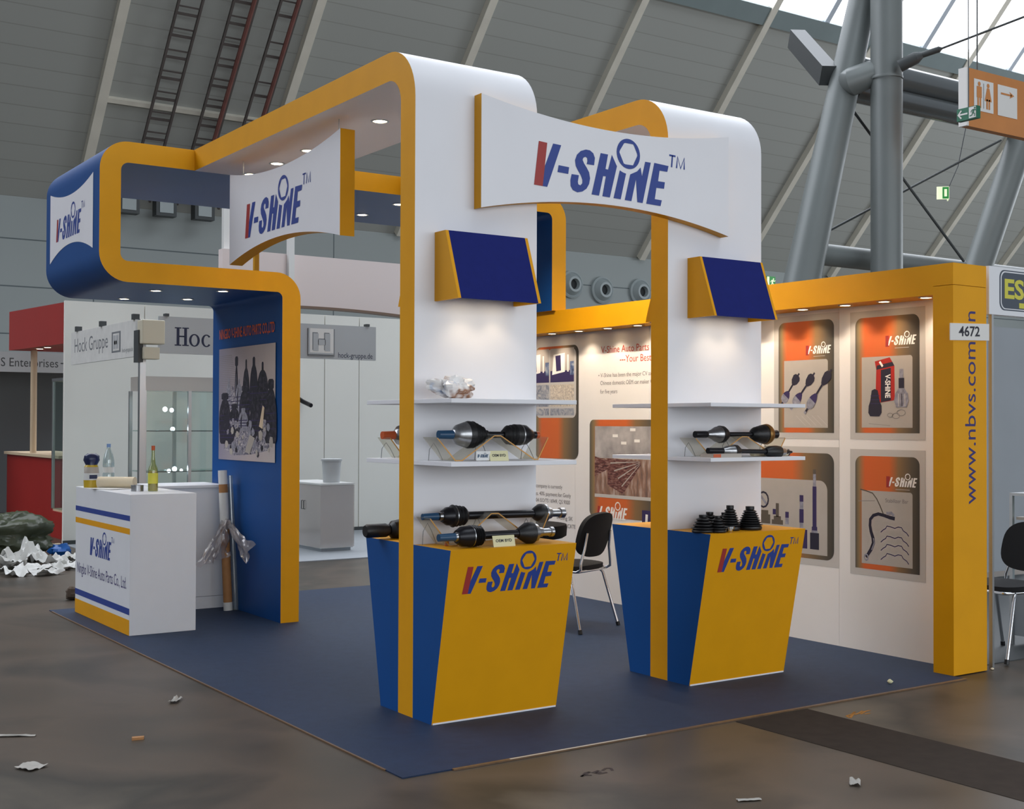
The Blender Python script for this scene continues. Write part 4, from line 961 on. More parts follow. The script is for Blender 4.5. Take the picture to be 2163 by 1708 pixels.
fr.stroke(mb, [(a+.05*math.cos(k*.5236), b+.055*math.sin(k*.5236)) for k in range(13)], .014, 'poster_dark', .002); fr.stroke(mb, [(a-.03,b+.03),(a+.03,b-.03)], .02, 'poster_steel', .0024)
item(1700, [(1120,1160,.05,'poster_violet')])
mb.build('picture', pn)
# bottom right: bars
t, fr, W, H = wall_print('orange and grey print with bent stabilizer bars, bottom row right', 1.028, .503, .551, 1.305)
mb, pn = poster_base(t, fr, W, H, .23)
Q = lambda X, Y: ((X-1172)/(1950-1172)*W, H - (Y-195)/(1570-195)*H)
S = lambda pts, w_, m, h: fr.stroke(mb, [Q(*p) for p in pts], w_, m, h)
S([(1235,605),(1310,620),(1390,645),(1440,710),(1480,790),(1520,885)], .008, 'poster_brown', .002)
S([(1660,935),(1600,925),(1530,905),(1460,892),(1400,915),(1362,965),(1358,1040),(1370,1110),(1395,1190),(1400,1250),(1370,1330),(1310,1430)], [.024,.024,.022,.022,.022,.022,.022,.024,.026,.026,.026,.02], 'poster_dark', .0024)
S([(1400,1190),(1410,1250),(1378,1335)], .008, 'poster_steel', .0028)
S([(1560,880),(1620,870),(1650,900)], .02, 'poster_steel', .0026)
fr.stroke(mb, [(Q(1312,1430)[0]+.016*math.cos(k*.7854), Q(1312,1430)[1]+.02*math.sin(k*.7854)) for k in range(9)], .01, 'poster_steel', .0032)
for Y in (1080, 1200, 1300, 1410):
    S([(1490,Y+30),(1520,Y),(1550,Y-20),(1565,Y-50),(1610,Y-45),(1660,Y-30),(1700,Y-50),(1740,Y-45),(1760,Y-10),(1800,Y+15),(1825,Y+50)], .006, 'poster_violet', .002)
S([(1210,750),(1420,735)], .004, 'poster_line', .002)
text_mesh(mb, fr, 'Stabilizer Bar', *Q(1545,745), .036, 'ink_grey', .002, width=.185)
mb.build('picture', pn); mini_logo(pn, fr, .268, H-.195, .225)
# machine photographs (panel half behind the left column)
t, fr, W, H = wall_print('tall rounded print with six factory photographs over an orange band', 4.78, 4.12, 1.201, 2.213)
mb = MB(); fr.rrect(mb, 0, W, 0, H, .07, 'print_band', .001); pn = mb.build('print', t)
mb = MB(); zc = P(1200, 882, x=WX).z - 1.201
fr.rrect(mb, .02, W-.035, zc, H-.03, .055, 'poster_margin', .0016)
rows = [(P(1200,v0,x=WX).z-1.201, P(1200,v1,x=WX).z-1.201) for v0, v1 in ((806,734),(858,811),(877,862))]
c0 = 4.12 + 0; ca = 4.78 - P(1163,780,x=WX).y; cb = 4.78 - P(1213,780,x=WX).y; cw = cb - ca
for r_, (z0, z1) in enumerate(rows):
    for k in range(2):
        a0 = ca - (cw+.02)*k; m = [['photo_machine','photo_machine'],['photo_scroll','photo_grey'],['photo_grey','photo_grey']][r_][k]
        fr.rect(mb, a0, a0+cw, z0, z1, m, .002)
        if r_ == 0:
            dz = z1-z0; fr.rect(mb, a0, a0+cw, z0+dz*.34, z1, 'poster_grey', .0022); fr.rect(mb, a0, a0+cw, z0, z0+dz*.34, 'poster_violet', .0022)
            fr.flat(mb, [(a0+cw*.08,z0+dz*.22),(a0+cw*.62,z0+dz*.3),(a0+cw*.62,z0+dz*.86),(a0+cw*.14,z0+dz*.82)], 'logo_white', .0026)
            fr.flat(mb, [(a0+cw*.26,z0+dz*.32),(a0+cw*.46,z0+dz*.34),(a0+cw*.44,z0+dz*.8),(a0+cw*.22,z0+dz*.78)], 'poster_violet', .003)
            fr.rect(mb, a0+cw*.72, a0+cw*.78, z0+dz*.3, z0+dz*.8, 'logo_white', .0026); fr.rect(mb, a0+cw*.84, a0+cw, z0+dz*.2, z0+dz*.6, 'photo_machine', .0028)
mb.build('pictures', pn)
# warehouse print
t, fr, W, H = wall_print('rounded print with a warehouse aisle photograph above an orange field', 3.959, 3.05, .72, 1.55)
mb = MB(); fr.rrect(mb, 0, W, 0, H, .05, 'print_band', .001); pn = mb.build('print', t)
mb = MB(); zq = lambda v, u=1300: P(u, v, x=WX).z - .72; aq = lambda u: 3.959 - P(u, 950, x=WX).y
a0, a1 = aq(1257), W-.03
fr.rect(mb, a0, a1, zq(1045), zq(900), 'photo_ceiling', .0014); fr.rect(mb, a0, a1, zq(1045), zq(968), 'photo_floor', .0018)
for (u, v) in [(1337,907),(1300,920),(1318,935),(1346,930)]: fr.rect(mb, aq(u)-.035, aq(u)+.035, zq(v)-.012, zq(v)+.012, 'logo_white', .0018)
fr.flat(mb, [(a0,zq(965)),(aq(1295),zq(975)),(aq(1295),zq(985)),(a0,zq(1008))], 'photo_shelf', .0022)
fr.flat(mb, [(aq(1284),zq(968)),(aq(1354),zq(972)),(aq(1354),zq(980)),(aq(1317),zq(1042)),(aq(1284),zq(1025))], 'photo_shelf', .0024)
for k in range(4): fr.stroke(mb, [(aq(1290+8*k),zq(978+16*k)),(aq(1352),zq(973+2*k))], [.012,.004], 'poster_grey', .0028)
fr.rect(mb, aq(1298), a1, zq(968), zq(962), 'logo_white', .003)
fr.rect(mb, a0, a1, zq(1052), zq(1045), 'poster_margin', .0022)
fr.rect(mb, aq(1357), aq(1376), zq(1106), zq(1072), 'poster_violet', .0022); fr.stroke(mb, [(aq(1366),zq(1100)),(aq(1367),zq(1080))], .03, 'logo_white', .0026)
mb.build('picture', pn)
mb = MB(); logo(mb, fr, aq(1262), zq(1097), aq(1322)-aq(1262), 'logo_white', 'logo_red', h=.0022, tm=False); mb.build('logo', pn)
# company texts printed straight on the wall
t = thing('wall_lettering', 'red heading with grey lines of text at the top of the side wall', 'lettering', (WX, 3.5, 1.9))
fr = Frame((WX-.0006, 3.802, 0), (0,-1,0), (0,0,1)); az = lambda u, v: (3.802 - P(u, v, x=WX).y, P(u, v, x=WX).z)
mb = MB(); L = lambda txt, u0, v0, u1, size, m: text_mesh(mb, fr, txt, *az(u0, v0), size, m, .0008, width=az(u1, v0)[0]-az(u0, v0)[0])
L('V-Shine Auto Parts', 1270, 746, 1371, .085, 'ink_red'); L('---Your Best', 1309, 765, 1376, .085, 'ink_red'); mb.build('heading', t)
for a_ in [('\u2022 V-Shine has been the major CV axle', 1264, 797, 1383), ('Chinese domestic OEM car maker Ge', 1268, 813, 1383), ('for five years', 1268, 831, 1304)]:
    mb = MB(); L(*a_, .05, 'ink_grey'); mb.build('text_line', t)
t = thing('wall_lettering', 'grey lines of text low on the side wall behind the near podium', 'lettering', (WX, 4.4, .9))
fr = Frame((WX-.0006, 3.802, 0), (0,-1,0), (0,0,1)); mb = MB()
for txt, u0, v0, u1 in [('r company is currently', 1128, 1028, 1188), ('ales, 40% payment for Geely', 1126, 1044, 1206), ('2004 ISO/TS 16949, QS 9000', 1126, 1058, 1204), ('BYD, Chery, Zotye', 1150, 1082, 1198), ('Wuling SK', 1175, 1096, 1210), ('OEM CERTIFICATE', 1160, 1110, 1216)]:
    mb = MB(); L(txt, u0, v0, u1, .05, 'ink_grey'); mb.build('text_line', t)

# ---- reception counter
K0, K1, M0, M1 = .146, .633, 4.198, 5.581
t = thing('reception_counter', 'white reception counter with blue and yellow stripes at the left', 'counter', ((K0+K1)/2, M0, 0))
mb = MB(); mb.box(K0, K1, M0, M1, 0, 1.0, 'counter_white'); mb.build('body', t, bevel=.003)
fr = Frame((K0, M1, 0), (0,-1,0), (0,0,1)); W_ = M1 - M0; mb = MB()
for z0, z1, m in [(.812,.850,'logo_blue'),(.717,.759,'yellow'),(.147,.193,'logo_blue'),(.002,.112,'yellow')]: fr.rect(mb, 0, W_, z0, z1, m, .001)
mb.build('stripes', t)
mb = MB(); logo(mb, fr, M1-5.178, .49, .51, 'logo_blue', 'logo_blue', h=.001); mb.build('logo', t)
mb = MB(); text_mesh(mb, fr, 'Ningbo V-Shine Auto Parts Co., Ltd.', M1-5.527, .325, .12, 'ink_purple', .001, width=5.527-4.269); mb.build('lettering', t)
# ================================================================== PRODUCTS
def ribs(x0, x1, r0, r1, n, amp):
    """bellows profile from radius r0 to r1"""
    out = []
    for i in range(n):
        a = x0 + (x1-x0)*i/n; b = x0 + (x1-x0)*(i+.5)/n; ra = r0 + (r1-r0)*i/n
        out += [(a, ra-amp), (b, ra+amp)]
    return out + [(x1, r1)]
def axle(label, segs, loc, rotz=0.0, tilt=0.0, group='drive shafts on show'):
    t = thing('drive_shaft', label, 'drive shaft', (0,0,0), group)
    for name, m, prof in segs:
        mb = MB(); mb.lathe(prof, (0,0,0), (1,0,0), m, 24); mb.build(name, t, 38)
    t.location = loc; t.rotation_euler = (0, tilt, rotz); return t
yR = .80
# short thick shaft on the lower front shelf, left column
x0, x1 = P(927,930,y=.75).x, P(1137,915,y=.75).x; L = x1-x0; zc = P(1030,918,y=.75).z
def seg_A(L):
    X = lambda f: -L/2 + f*L
    return [('shaft','black_metal',[(X(.0),.017),(X(.97),.017)]), ('end_cap','cap_blue',[(X(-.005),.021),(X(.13),.023),(X(.14),.018)]),
      ('joint','steel',[(X(.13),.022),(X(.14),.03),(X(.17),.05),(X(.25),.066),(X(.29),.066)]), ('boot','black_rubber',[(X(.255),.066),(X(.28),.071),(X(.31),.069)] + ribs(X(.31),X(.44),.066,.03,4,.004) + [(X(.45),.024),(X(.47),.024)]),
      ('boot','black_rubber',[(X(.63),.026),(X(.65),.036)] + ribs(X(.66),X(.76),.046,.056,3,.004) + [(X(.80),.055)]), ('clamp','steel',[(X(.80),.056),(X(.81),.056)]), ('joint','black_metal',[(X(.81),.054),(X(.86),.052),(X(.92),.03),(X(.94),.02),(X(.97),.02)]),
      ('end_cap','cap_orange',[(X(.96),.019),(X(1.0),.019)])]
axle('short drive shaft with blue and orange caps on the lower front shelf, left column', seg_A(L), (x0+L/2, .75, zc), 0, .005)
# long shaft at the back of the left podium
x0, x1 = P(892,1092,y=.82).x, P(1190,1085,y=.82).x; L = x1-x0; zc = P(1040,1087,y=.82).z
X = lambda f: -L/2 + f*L
seg_B = [('shaft','black_metal',[(X(.1),.021),(X(.86),.021)]), ('end_cap','cap_blue',[(X(0),.016),(X(.10),.021),(X(.11),.02)]), ('joint','steel',[(X(.1),.02),(X(.14),.024),(X(.15),.034)]),
  ('joint','black_metal',[(X(.13),.03),(X(.16),.047),(X(.21),.05)]), ('clamp','steel',[(X(.208),.052),(X(.214),.052)]), ('boot','black_rubber',ribs(X(.19),X(.285),.054,.042,4,.005)+[(X(.30),.026)]),
  ('boot','black_rubber',[(X(.77),.024),(X(.785),.035),(X(.82),.052),(X(.845),.052)]), ('joint','steel',[(X(.84),.05),(X(.86),.05),(X(.875),.034),(X(.9),.03)]), ('spline','steel',[(X(.89),.021),(X(.965),.021),(X(.97),.028),(X(1.0),.028)])]
axle('long straight drive shaft with blue cap on the rear stand of the left podium', seg_B, (x0+L/2, .82, zc), 0, .012)
# shaft lying in front on the left podium
x0, x1 = P(925,1140,y=.66).x, P(1168,1130,y=.66).x; L = x1-x0; zc = PH + .056
X = lambda f: -L/2 + f*L
seg_C = [('shaft','black_metal',[(X(.1),.02),(X(.9),.02)]), ('end_cap','cap_blue',[(X(0),.019),(X(.14),.021)]), ('joint','steel',[(X(.13),.02),(X(.16),.026)]),
  ('joint','black_metal',[(X(.15),.034),(X(.19),.05),(X(.26),.054)]), ('clamp','steel',[(X(.262),.056),(X(.27),.056)]), ('boot','black_rubber',ribs(X(.275),X(.36),.05,.042,4,.006)+[(X(.37),.026)]),
  ('boot','black_rubber',[(X(.68),.024),(X(.71),.036),(X(.76),.055),(X(.81),.056)]), ('joint','steel',[(X(.81),.05),(X(.845),.046),(X(.86),.028),(X(.9),.024)]), ('spline','steel',[(X(.9),.02),(X(.97),.02),(X(.975),.026),(X(1),.026)])]
axle('drive shaft with dark blue cap lying in front on the left podium', seg_C, (x0+L/2, .66, zc), .015, 0)
# right shelf pair
def seg_D(L):
    X = lambda f: -L/2 + f*L
    return [('shaft','black_metal',[(X(.05),.014),(X(.95),.014)]), ('spline','black_metal',[(X(0),.02),(X(.13),.021),(X(.15),.016)]), ('joint','steel',[(X(.14),.018),(X(.2),.03),(X(.25),.046),(X(.30),.05)]),
      ('boot','black_rubber',[(X(.29),.052),(X(.33),.05),(X(.37),.034),(X(.39),.022)]), ('boot','black_rubber',[(X(.68),.022),(X(.70),.034)]+ribs(X(.71),X(.82),.042,.058,3,.003)+[(X(.85),.056)]),
      ('joint','bronze',[(X(.84),.06),(X(.87),.064),(X(.9),.055),(X(.93),.036)]), ('spline','black_metal',[(X(.92),.022),(X(1),.026)])]
x0, x1 = P(1468,916,y=.78).x, P(1640,915,y=.78).x; L = x1-x0
axle('dark drive shaft with bronze joint on the stand on the lower front shelf, right column', seg_D(L), (x0+L/2, .78, P(1550,917,y=.78).z))
def seg_E(L):
    X = lambda f: -L/2 + f*L
    return [('shaft','black_metal',[(X(.05),.013),(X(.95),.013)]), ('spline','black_metal',[(X(0),.017),(X(.17),.018)]), ('joint','steel',[(X(.17),.018),(X(.22),.03),(X(.3),.036)]),
      ('boot','black_rubber',[(X(.29),.038),(X(.33),.037),(X(.37),.02)]), ('boot','black_rubber',[(X(.68),.02),(X(.72),.033),(X(.8),.038),(X(.85),.034)]), ('joint','steel',[(X(.84),.03),(X(.91),.022)]), ('spline','black_metal',[(X(.9),.012),(X(1),.008)])]
x0, x1 = P(1495,951,y=.62).x, P(1672,956,y=.62).x; L = x1-x0
axle('slim dark drive shaft lying low at the front of the right column shelf', seg_E(L), (x0+L/2, .62, P(1580,953,y=.62).z), 0, .02)
# one on the rear shelf, only its orange cap showing
q = P(808, 919, y=1.27); L = .56
axle('drive shaft with orange end cap on the rear lower shelf behind the left column', [(n, 'cap_orange' if n == 'end_cap' and i == 1 else m, p) for i, (n, m, p) in enumerate(seg_A(L))], (q.x + L/2, 1.27, q.z))

q0 = P(771, 1118, y=1.30); L = .62; X = lambda f: -L/2 + f*L
axle('thick black drive shaft lying on the rear top of the left podium', [('joint','black_rubber',[(X(0),.03),(X(.02),.037),(X(.2),.037),(X(.23),.03)]), ('shaft','black_metal',[(X(.1),.02),(X(.95),.02)]),
  ('boot','black_rubber',[(X(.24),.03),(X(.27),.05),(X(.36),.058),(X(.42),.05)]+ribs(X(.43),X(.55),.05,.03,4,.005)), ('joint','steel',[(X(.9),.03),(X(1),.03)])], (q0.x + L/2, 1.30, PH+.046))
# clear bent-sheet display stands
def stand(label, xl, xr, y0, y1, zb, h, arm=.16, tag_=None):
    W = xr - xl; t = thing('display_stand', label, 'display stand', ((xl+xr)/2, (y0+y1)/2, zb), 'clear zigzag stands')
    pts = [(xl, zb+h*.92), (xl+W*.155, zb+.004), (xl+W*.215, zb+.004), (xl+W*.5, zb+h), (xl+W*.56, zb+h), (xl+W*.87, zb+.004), (xl+W*.905, zb+.004), (xr, zb+h*.92)]
    mb = MB()
    for (a, za), (b, zb_) in zip(pts, pts[1:]): mb.prism([(a,y0,za),(b,y0,zb_),(b,y1,zb_),(a,y1,za)], (0,0,.004), 'acrylic')
    mb.build('sheet', t)
    mb = MB()
    for (a, za), (b, zb_) in zip(pts, pts[1:]):
        d = V((b-a, 0, zb_-za)).normalized(); nrm = V((-d.z, 0, d.x))*.0028
        mb.prism([V((a,y0-.002,za))-nrm, V((b,y0-.002,zb_))-nrm, V((b,y0-.002,zb_))+nrm, V((a,y0-.002,za))+nrm], (0,.002,0), 'amber_edge')
    mb.build('edge', t)
    mb = MB()
    for fx in (.09, .50, .93):
        cx = xl + W*fx; hh = h*(.75 if fx != .5 else .9)
        mb.tube([(cx-.035,y1-.01,zb+.002),(cx-.03,y1-.01,zb+hh*.6),(cx-.005,y1-.01,zb+hh*.95),(cx+.02,y1-.01,zb+hh*.6),(cx+.05,y1-.01,zb+.002)], .0018, 'sign_grey_dark', 6)
    mb.build('prop_strip', t)
    if tag_:
        mb = MB(); f = Frame((xl, y0-.012, zb), (1,0,0), (0,0,1)); mb.box(xl+W*.33, xl+W*.455, y0-.011, y0-.009, zb+.003, zb+.05, 'plastic_white'); 
        logo(mb, f, W*.34, .018, .062, 'cap_blue', 'cap_blue', h=.001, tm=False); mb.build('name_tag', t)
    return t
stand('clear zigzag stand with amber edges on the lower front shelf, left column', P(915,930,y=.72).x, P(1148,928,y=.72).x, .68, .82, 1.322, .128, tag_=True)
stand('clear zigzag stand with amber edges at the back of the left podium', P(900,1100,y=.78).x, P(1150,1095,y=.78).x, .74, .88, PH, .158)
stand('clear zigzag stand on the lower front shelf, right column', P(1460,925,y=.74).x, P(1648,925,y=.74).x, .70, .84, 1.322, .118)
q = P(815, 930, y=1.25); stand('clear stand on the rear lower shelf behind the left column', q.x, q.x+.56, 1.20, 1.34, 1.322, .12)
def card(label, u0, u1, v0, v1, y, zb, txt, tilt=0.0):
    a, b = P(u0, v1, y=y).x, P(u1, v1, y=y).x; h = P(u0, v0, y=y).z - P(u0, v1, y=y).z
    t = thing('price_card', label, 'card', ((a+b)/2, y, zb), 'cream cards')
    fr = Frame((a, y, zb), (1,0,tilt), (0,.25,1)); fr.n = fr.u.cross(fr.v)
    mb = MB(); mb.prism([fr.p(0,0), fr.p(b-a,0), fr.p(b-a,h), fr.p(0,h)], fr.n*-.003, 'card_cream')
    mb.prism([fr.p(0,0), fr.p(b-a,0), fr.p(b-a,0)+V((0,h*.6,0)), fr.p(0,0)+V((0,h*.6,0))], (0,0,.002), 'card_cream')
    mb.build('folded_card', t)
    mb = MB(); text_mesh(mb, fr, txt, (b-a)*.12, h*.42, h*.36, 'ink', .0012, width=(b-a)*.74, bold=.02); mb.build('lettering', t)
card('cream card with black lettering under the shaft on the shelf', 1036, 1075, 953, 975, .66, 1.322, 'OEM BYD')
card('cream card with black lettering in front on the left podium', 1043, 1089, 1124, 1148, .60, PH, 'OEM BYD')
q = P(940, 1153, z=PH); mb = MB(); mb.box(q.x,q.x+.022,q.y-.003,q.y+.003,PH,PH+.035,'cap_orange'); mb.build('paper_tag', label='small orange tag standing at the front left of the left podium top', cat='tag')
# flat carton and tube under the slim shaft
q0, q1 = P(1500,966,y=.60), P(1560,966,y=.60); t = thing('carton', 'flat orange and grey carton under the slim shaft, right shelf', 'carton', ((q0.x+q1.x)/2,.6,1.322))
mb = MB(); mb.box(q0.x,q1.x,.575,.68,1.322,1.345,'poster_grey'); mb.build('box', t); mb = MB(); mb.box(q0.x+.002,q0.x+.06,.573,.575,1.324,1.343,'cap_orange'); mb.build('print', t)
q0, q1 = P(1600,961,y=.655), P(1676,961,y=.655); mb = MB(); mb.tube([(q0.x,.70,1.343),(q1.x,.70,1.343)], .0205, 'paper_cream', 16); mb.lathe([(0,.0212),(.012,.0212)], (q1.x-.012,.70,1.343), (1,0,0), 'ink', 16, caps=False)
mb.build('mailing_tube', None, 40, label='small cream tube with dark end at the right end of the shelf, right column', cat='tube')
# crumpled snack wrapper on the upper shelf
def crumple(name, label, cat, c, size, seed, mats, nu=22, nv=16, amp=.25, group=None, parent=None, smooth=28):
    random.seed(seed); off = V((random.random()*50, random.random()*50, random.random()*50)); mb = MB(); pts = []
    for j in range(nv+1):
        for i in range(nu):
            th = 2*math.pi*i/nu; ph = math.pi*j/nv - math.pi/2
            d = V((math.cos(ph)*math.cos(th), math.cos(ph)*math.sin(th), math.sin(ph)))
            k = 1 + amp*noise.noise(d*1.7+off)*1.4 + amp*.7*(abs(noise.noise(d*4.5+off))-.2) + amp*.3*noise.noise(d*11+off)
            p = V((d.x*size[0]*k/2, d.y*size[1]*k/2, (d.z*k)*size[2]/2 + size[2]/2)); p.z = max(p.z, 0.001)
            pts.append(V(c) + p)
    for m_i, m in enumerate(mats):
        F = []
        for j in range(nv):
            for i in range(nu):
                key = noise.noise(V((i*.45, j*.35, seed*3.1)))
                idx = min(len(mats)-1, max(0, int((key+.5)*len(mats))))
                if idx == m_i: F.append([j*nu+i, j*nu+(i+1) % nu, (j+1)*nu+(i+1) % nu, (j+1)*nu+i])
        if F: mb.add(pts, F, m)
    return mb.build(name, parent, smooth, label=label, cat=cat, group=group)
q = P(957, 840, y=.74)
crumple('snack_bag', 'crumpled white, brown and blue wrapper on the upper front shelf', 'wrapper', (q.x, .74, 1.637), (.235,.12,.115), 5, ['wrapper'], 30, 20, amp=.42)
# rubber boots
def boot(label, u, v0, v1, w, y, n=5):
    p = P(u, v1, y=y); ht = P(u, v0, y=y).z - PH; r = (P(u+w/2, v1, y=y).x - P(u-w/2, v1, y=y).x)/2
    pr = [(0,r*.92),(ht*.08,r),(ht*.16,r*.96)]
    for i in range(n):
        f = i/n; rr_ = r*(1.0-.55*f); z = ht*(.18+.66*f); dz = ht*.66/n
        pr += [(z, rr_*.80), (z+dz*.35, rr_*1.04), (z+dz*.6, rr_*1.02)]
    pr += [(ht*.86, r*.32), (ht*.88, r*.36), (ht, r*.36), (ht, r*.24)]
    mb = MB(); mb.lathe(pr, (p.x, y, PH), (0,0,1), 'black_rubber', 28)
    return mb.build('rubber_boot', None, 30, label=label, cat='rubber boot', group='ribbed rubber boots on the right podium')
boot('squat ribbed rubber boot, leftmost on the right podium', 1485, 1087, 1118, 36, .68, 4)
boot('ribbed rubber boot behind the leftmost one on the right podium', 1499, 1081, 1112, 32, .83, 4)
boot('small ribbed rubber boot at the front of the group', 1516, 1089, 1122, 27, .635, 4)
boot('ribbed rubber boot half hidden behind the tall one', 1530, 1082, 1112, 26, .80, 4)
boot('tall ribbed rubber boot behind the chrome cup', 1542, 1067, 1117, 32, .70, 7)
boot('tall ribbed rubber boot standing alone at the right', 1584, 1069, 1117, 37, .68, 7)
q = P(1541, 1123, y=.615); mb = MB(); mb.lathe([(0,.017),(.004,.02),(.016,.02),(.02,.03),(.034,.031),(.036,.025)], (q.x,.615,PH), (0,0,1), 'chrome', 24)
mb.build('metal_cup', None, 40, label='small shiny chrome ring in front of the tall boot', cat='ring')

# ================================================================== CHAIRS
def make_chair(label):
    """stacking chair facing +y"""
    t = thing('stacking_chair', label, 'chair', (0,0,0), 'black stacking chairs')
    def pad(name, fn, nu, nv, th, nrm):
        mb = MB(); A = []; B = []
        for j in range(nv+1):
            for i in range(nu+1): A.append(fn(i/nu*2-1, j/nv*2-1))
        n = len(A); pts = A + [p + nrm(p)*th for p in A]; F = []; w = nu+1
        for j in range(nv):
            for i in range(nu):
                a = j*w+i; F.append([a, a+1, a+w+1, a+w]); F.append([n+a, n+a+w, n+a+w+1, n+a+1])
        loop = [i for i in range(w)] + [j*w+nu for j in range(1, nv+1)] + [nv*w+i for i in range(nu-1, -1, -1)] + [j*w for j in range(nv-1, 0, -1)]
        for a, b in zip(loop, loop[1:]+loop[:1]): F.append([a, n+a, n+b, b])
        mb.add(pts, F, 'black_fabric'); return mb.build(name, t, 50)
    def sq(u, v, p=.62):                       # square -> rounded
        k = max(abs(u), abs(v)); 
        if k == 0: return 0, 0
        l = (abs(u)**(1/(1-p))+abs(v)**(1/(1-p)))**(1-p); s_ = k/l if l else 1
        return u*s_, v*s_
    def seat(u, v): a, b = sq(u, v, .72); return V((a*.235, .0+b*.215, .445 - .012*b*b + .006*(1-a*a)))
    def back(u, v): a, b = sq(u, v, .66); return V((a*.205, -.235 - .05*b*.9 + .035*(a*a), .703 + b*.162))
    pad('seat', seat, 12, 10, .035, lambda p: V((0,0,1))); pad('backrest', back, 12, 10, .032, lambda p: V((0,-1,-.2)))
    r = .0115
    mb = MB(); mb.tube([(-.20,-.19,.435),(-.20,.19,.435),(-.18,.21,.435),(.18,.21,.435),(.20,.19,.435),(.20,-.19,.435),(.18,-.205,.435),(-.18,-.205,.435),(-.20,-.19,.435)], .0105, 'chrome', 10); mb.build('seat_frame', t, 40)
    for sx in (-1, 1):
        for sy in (-1, 1):
            mb = MB(); mb.tube([(sx*.205,sy*.13,.43),(sx*.222,sy*.16,.40),(sx*.262,sy*.268,.012)], r, 'chrome', 12); lg = mb.build('leg', t, 40)
            mb = MB(); mb.tube([(sx*.2605,sy*.265,.03),(sx*.264,sy*.272,0.001)], .0155, 'black_rubber', 12); mb.build('foot_cap', lg, 40)
        mb = MB(); mb.tube([(sx*.20,-.06,.437),(sx*.205,-.20,.437),(sx*.205,-.235,.455),(sx*.203,-.235,.50),(sx*.17,-.245,.60),(sx*.16,-.262,.72)], .0105, 'chrome', 10); mb.build('back_support', t, 40)
    return t
proto = make_chair('black stacking chair with chrome legs seen between the two podiums')
def place(o, x, y, rz, label=None):
    o.location = (x, y, 0); o.rotation_euler = (0,0,rz)
    if label: o['label'] = label
    return o
place(proto, 3.025, 2.855, math.radians(20))
t = thing('side_table', 'round black table behind the chair inside the stand', 'table', (2.83, 3.27, 0))
mb = MB(); mb.lathe([(.645,.36),(.66,.385),(.725,.39),(.745,.385),(.745,.0)], (2.83,3.27,0), (0,0,1), 'table_black', 36); mb.build('tabletop', t, 40)
mb = MB(); mb.lathe([(.03,.03),(.646,.03)], (2.83,3.27,0), (0,0,1), 'black_metal', 18); mb.build('pedestal', t, 40)
mb = MB(); mb.lathe([(0,.2),(.015,.2),(.035,.05)], (2.83,3.27,0), (0,0,1), 'black_metal', 28); mb.build('base', t, 40)
place(copy_tree(proto), 4.745, .35, math.radians(82), 'black stacking chair of the neighbouring stand at the right edge')

# ================================================================== RECEPTION ITEMS
CT = 1.0
p = P(193, 1029, z=CT); hh = P(195,957,y=p.y).z - CT; w = .055
t = thing('package', 'yellow and navy bag-like package at the back left of the counter', 'package', (p.x, p.y, CT))
random.seed(7); mb = MB()
def loft(rows, m):
    n0 = len(mb.v); N = len(rows[0])
    pts = [q for r_ in rows for q in r_]; F = []
    for j in range(len(rows)-1):
        for i in range(N): F.append([j*N+i, j*N+(i+1) % N, (j+1)*N+(i+1) % N, (j+1)*N+i])
    F.append(list(range(N))[::-1]); F.append([(len(rows)-1)*N+i for i in range(N)]); mb.add(pts, F, m)
def ringp(z, rx, ry, wob=.06): return [V((p.x + rx*math.cos(k*math.pi/8)*(1+wob*random.uniform(-1,1)), p.y + ry*math.sin(k*math.pi/8)*(1+wob*random.uniform(-1,1)), CT + z)) for k in range(16)]
lv = [(0,.058),(hh*.22,.06),(hh*.42,.06),(hh*.60,.055),(hh*.66,.044),(hh*.80,.062),(hh*.93,.058),(hh,.03)]
col = ['print_yellow','plastic_white','poster_grey','print_yellow','print_navy','print_navy','print_navy']
R_ = [ringp(z, r_, r_*.8) for z, r_ in lv]
for i, m in enumerate(col):
    mb2 = mb; n = 16; mb.add(R_[i]+R_[i+1], [[k, (k+1) % n, n+(k+1) % n, n+k] for k in range(n)], m)
mb.add(R_[-1], [list(range(16))], 'print_yellow'); mb.build('wrap', t, 50)
mb = MB(); mb.box(p.x-.03,p.x+.03,p.y-.052,p.y-.05,CT+.07,CT+.10,'print_navy'); mb.build('print_patch', t)
def bottle(name, label, p, prof, m, cap, capm, lab=None, fill=None):
    t = thing(name, label, 'bottle', p)
    mb = MB(); mb.lathe(prof, p, (0,0,1), m, 24); mb.build('body', t, 50)
    mb = MB(); mb.lathe(cap, p, (0,0,1), capm, 18); mb.build('cap', t, 40)
    if lab: mb = MB(); mb.lathe([(lab[0],lab[2]),(lab[1],lab[2])], p, (0,0,1), lab[3], 24, caps=False); mb.build('label_band', t, 50)
    if fill: mb = MB(); mb.lathe(fill[:-1], p, (0,0,1), fill[-1], 20); mb.build('contents', t, 50)
    return t
p = P(229, 1027.5, z=CT); p.y = min(p.y, 5.52); hh = P(228,937,y=p.y).z - CT; r_ = .045
bottle('water_bottle', 'clear plastic water bottle standing beside the yellow package', p, [(0,r_*.9),(.01,r_),(hh*.3,r_),(hh*.33,r_*.92),(hh*.45,r_*.92),(hh*.48,r_),(hh*.62,r_*.95),(hh*.75,r_*.72),(hh*.86,r_*.4),(hh*.9,r_*.3),(hh*.93,r_*.3)], 'pet', [(hh*.92,r_*.34),(hh*1.0,r_*.34)], 'bag_tint', (hh*.33,hh*.46,r_*.97,'paper'))
p = P(323, 1037, z=CT); hh = P(323,941,y=p.y).z - CT; r_ = .036
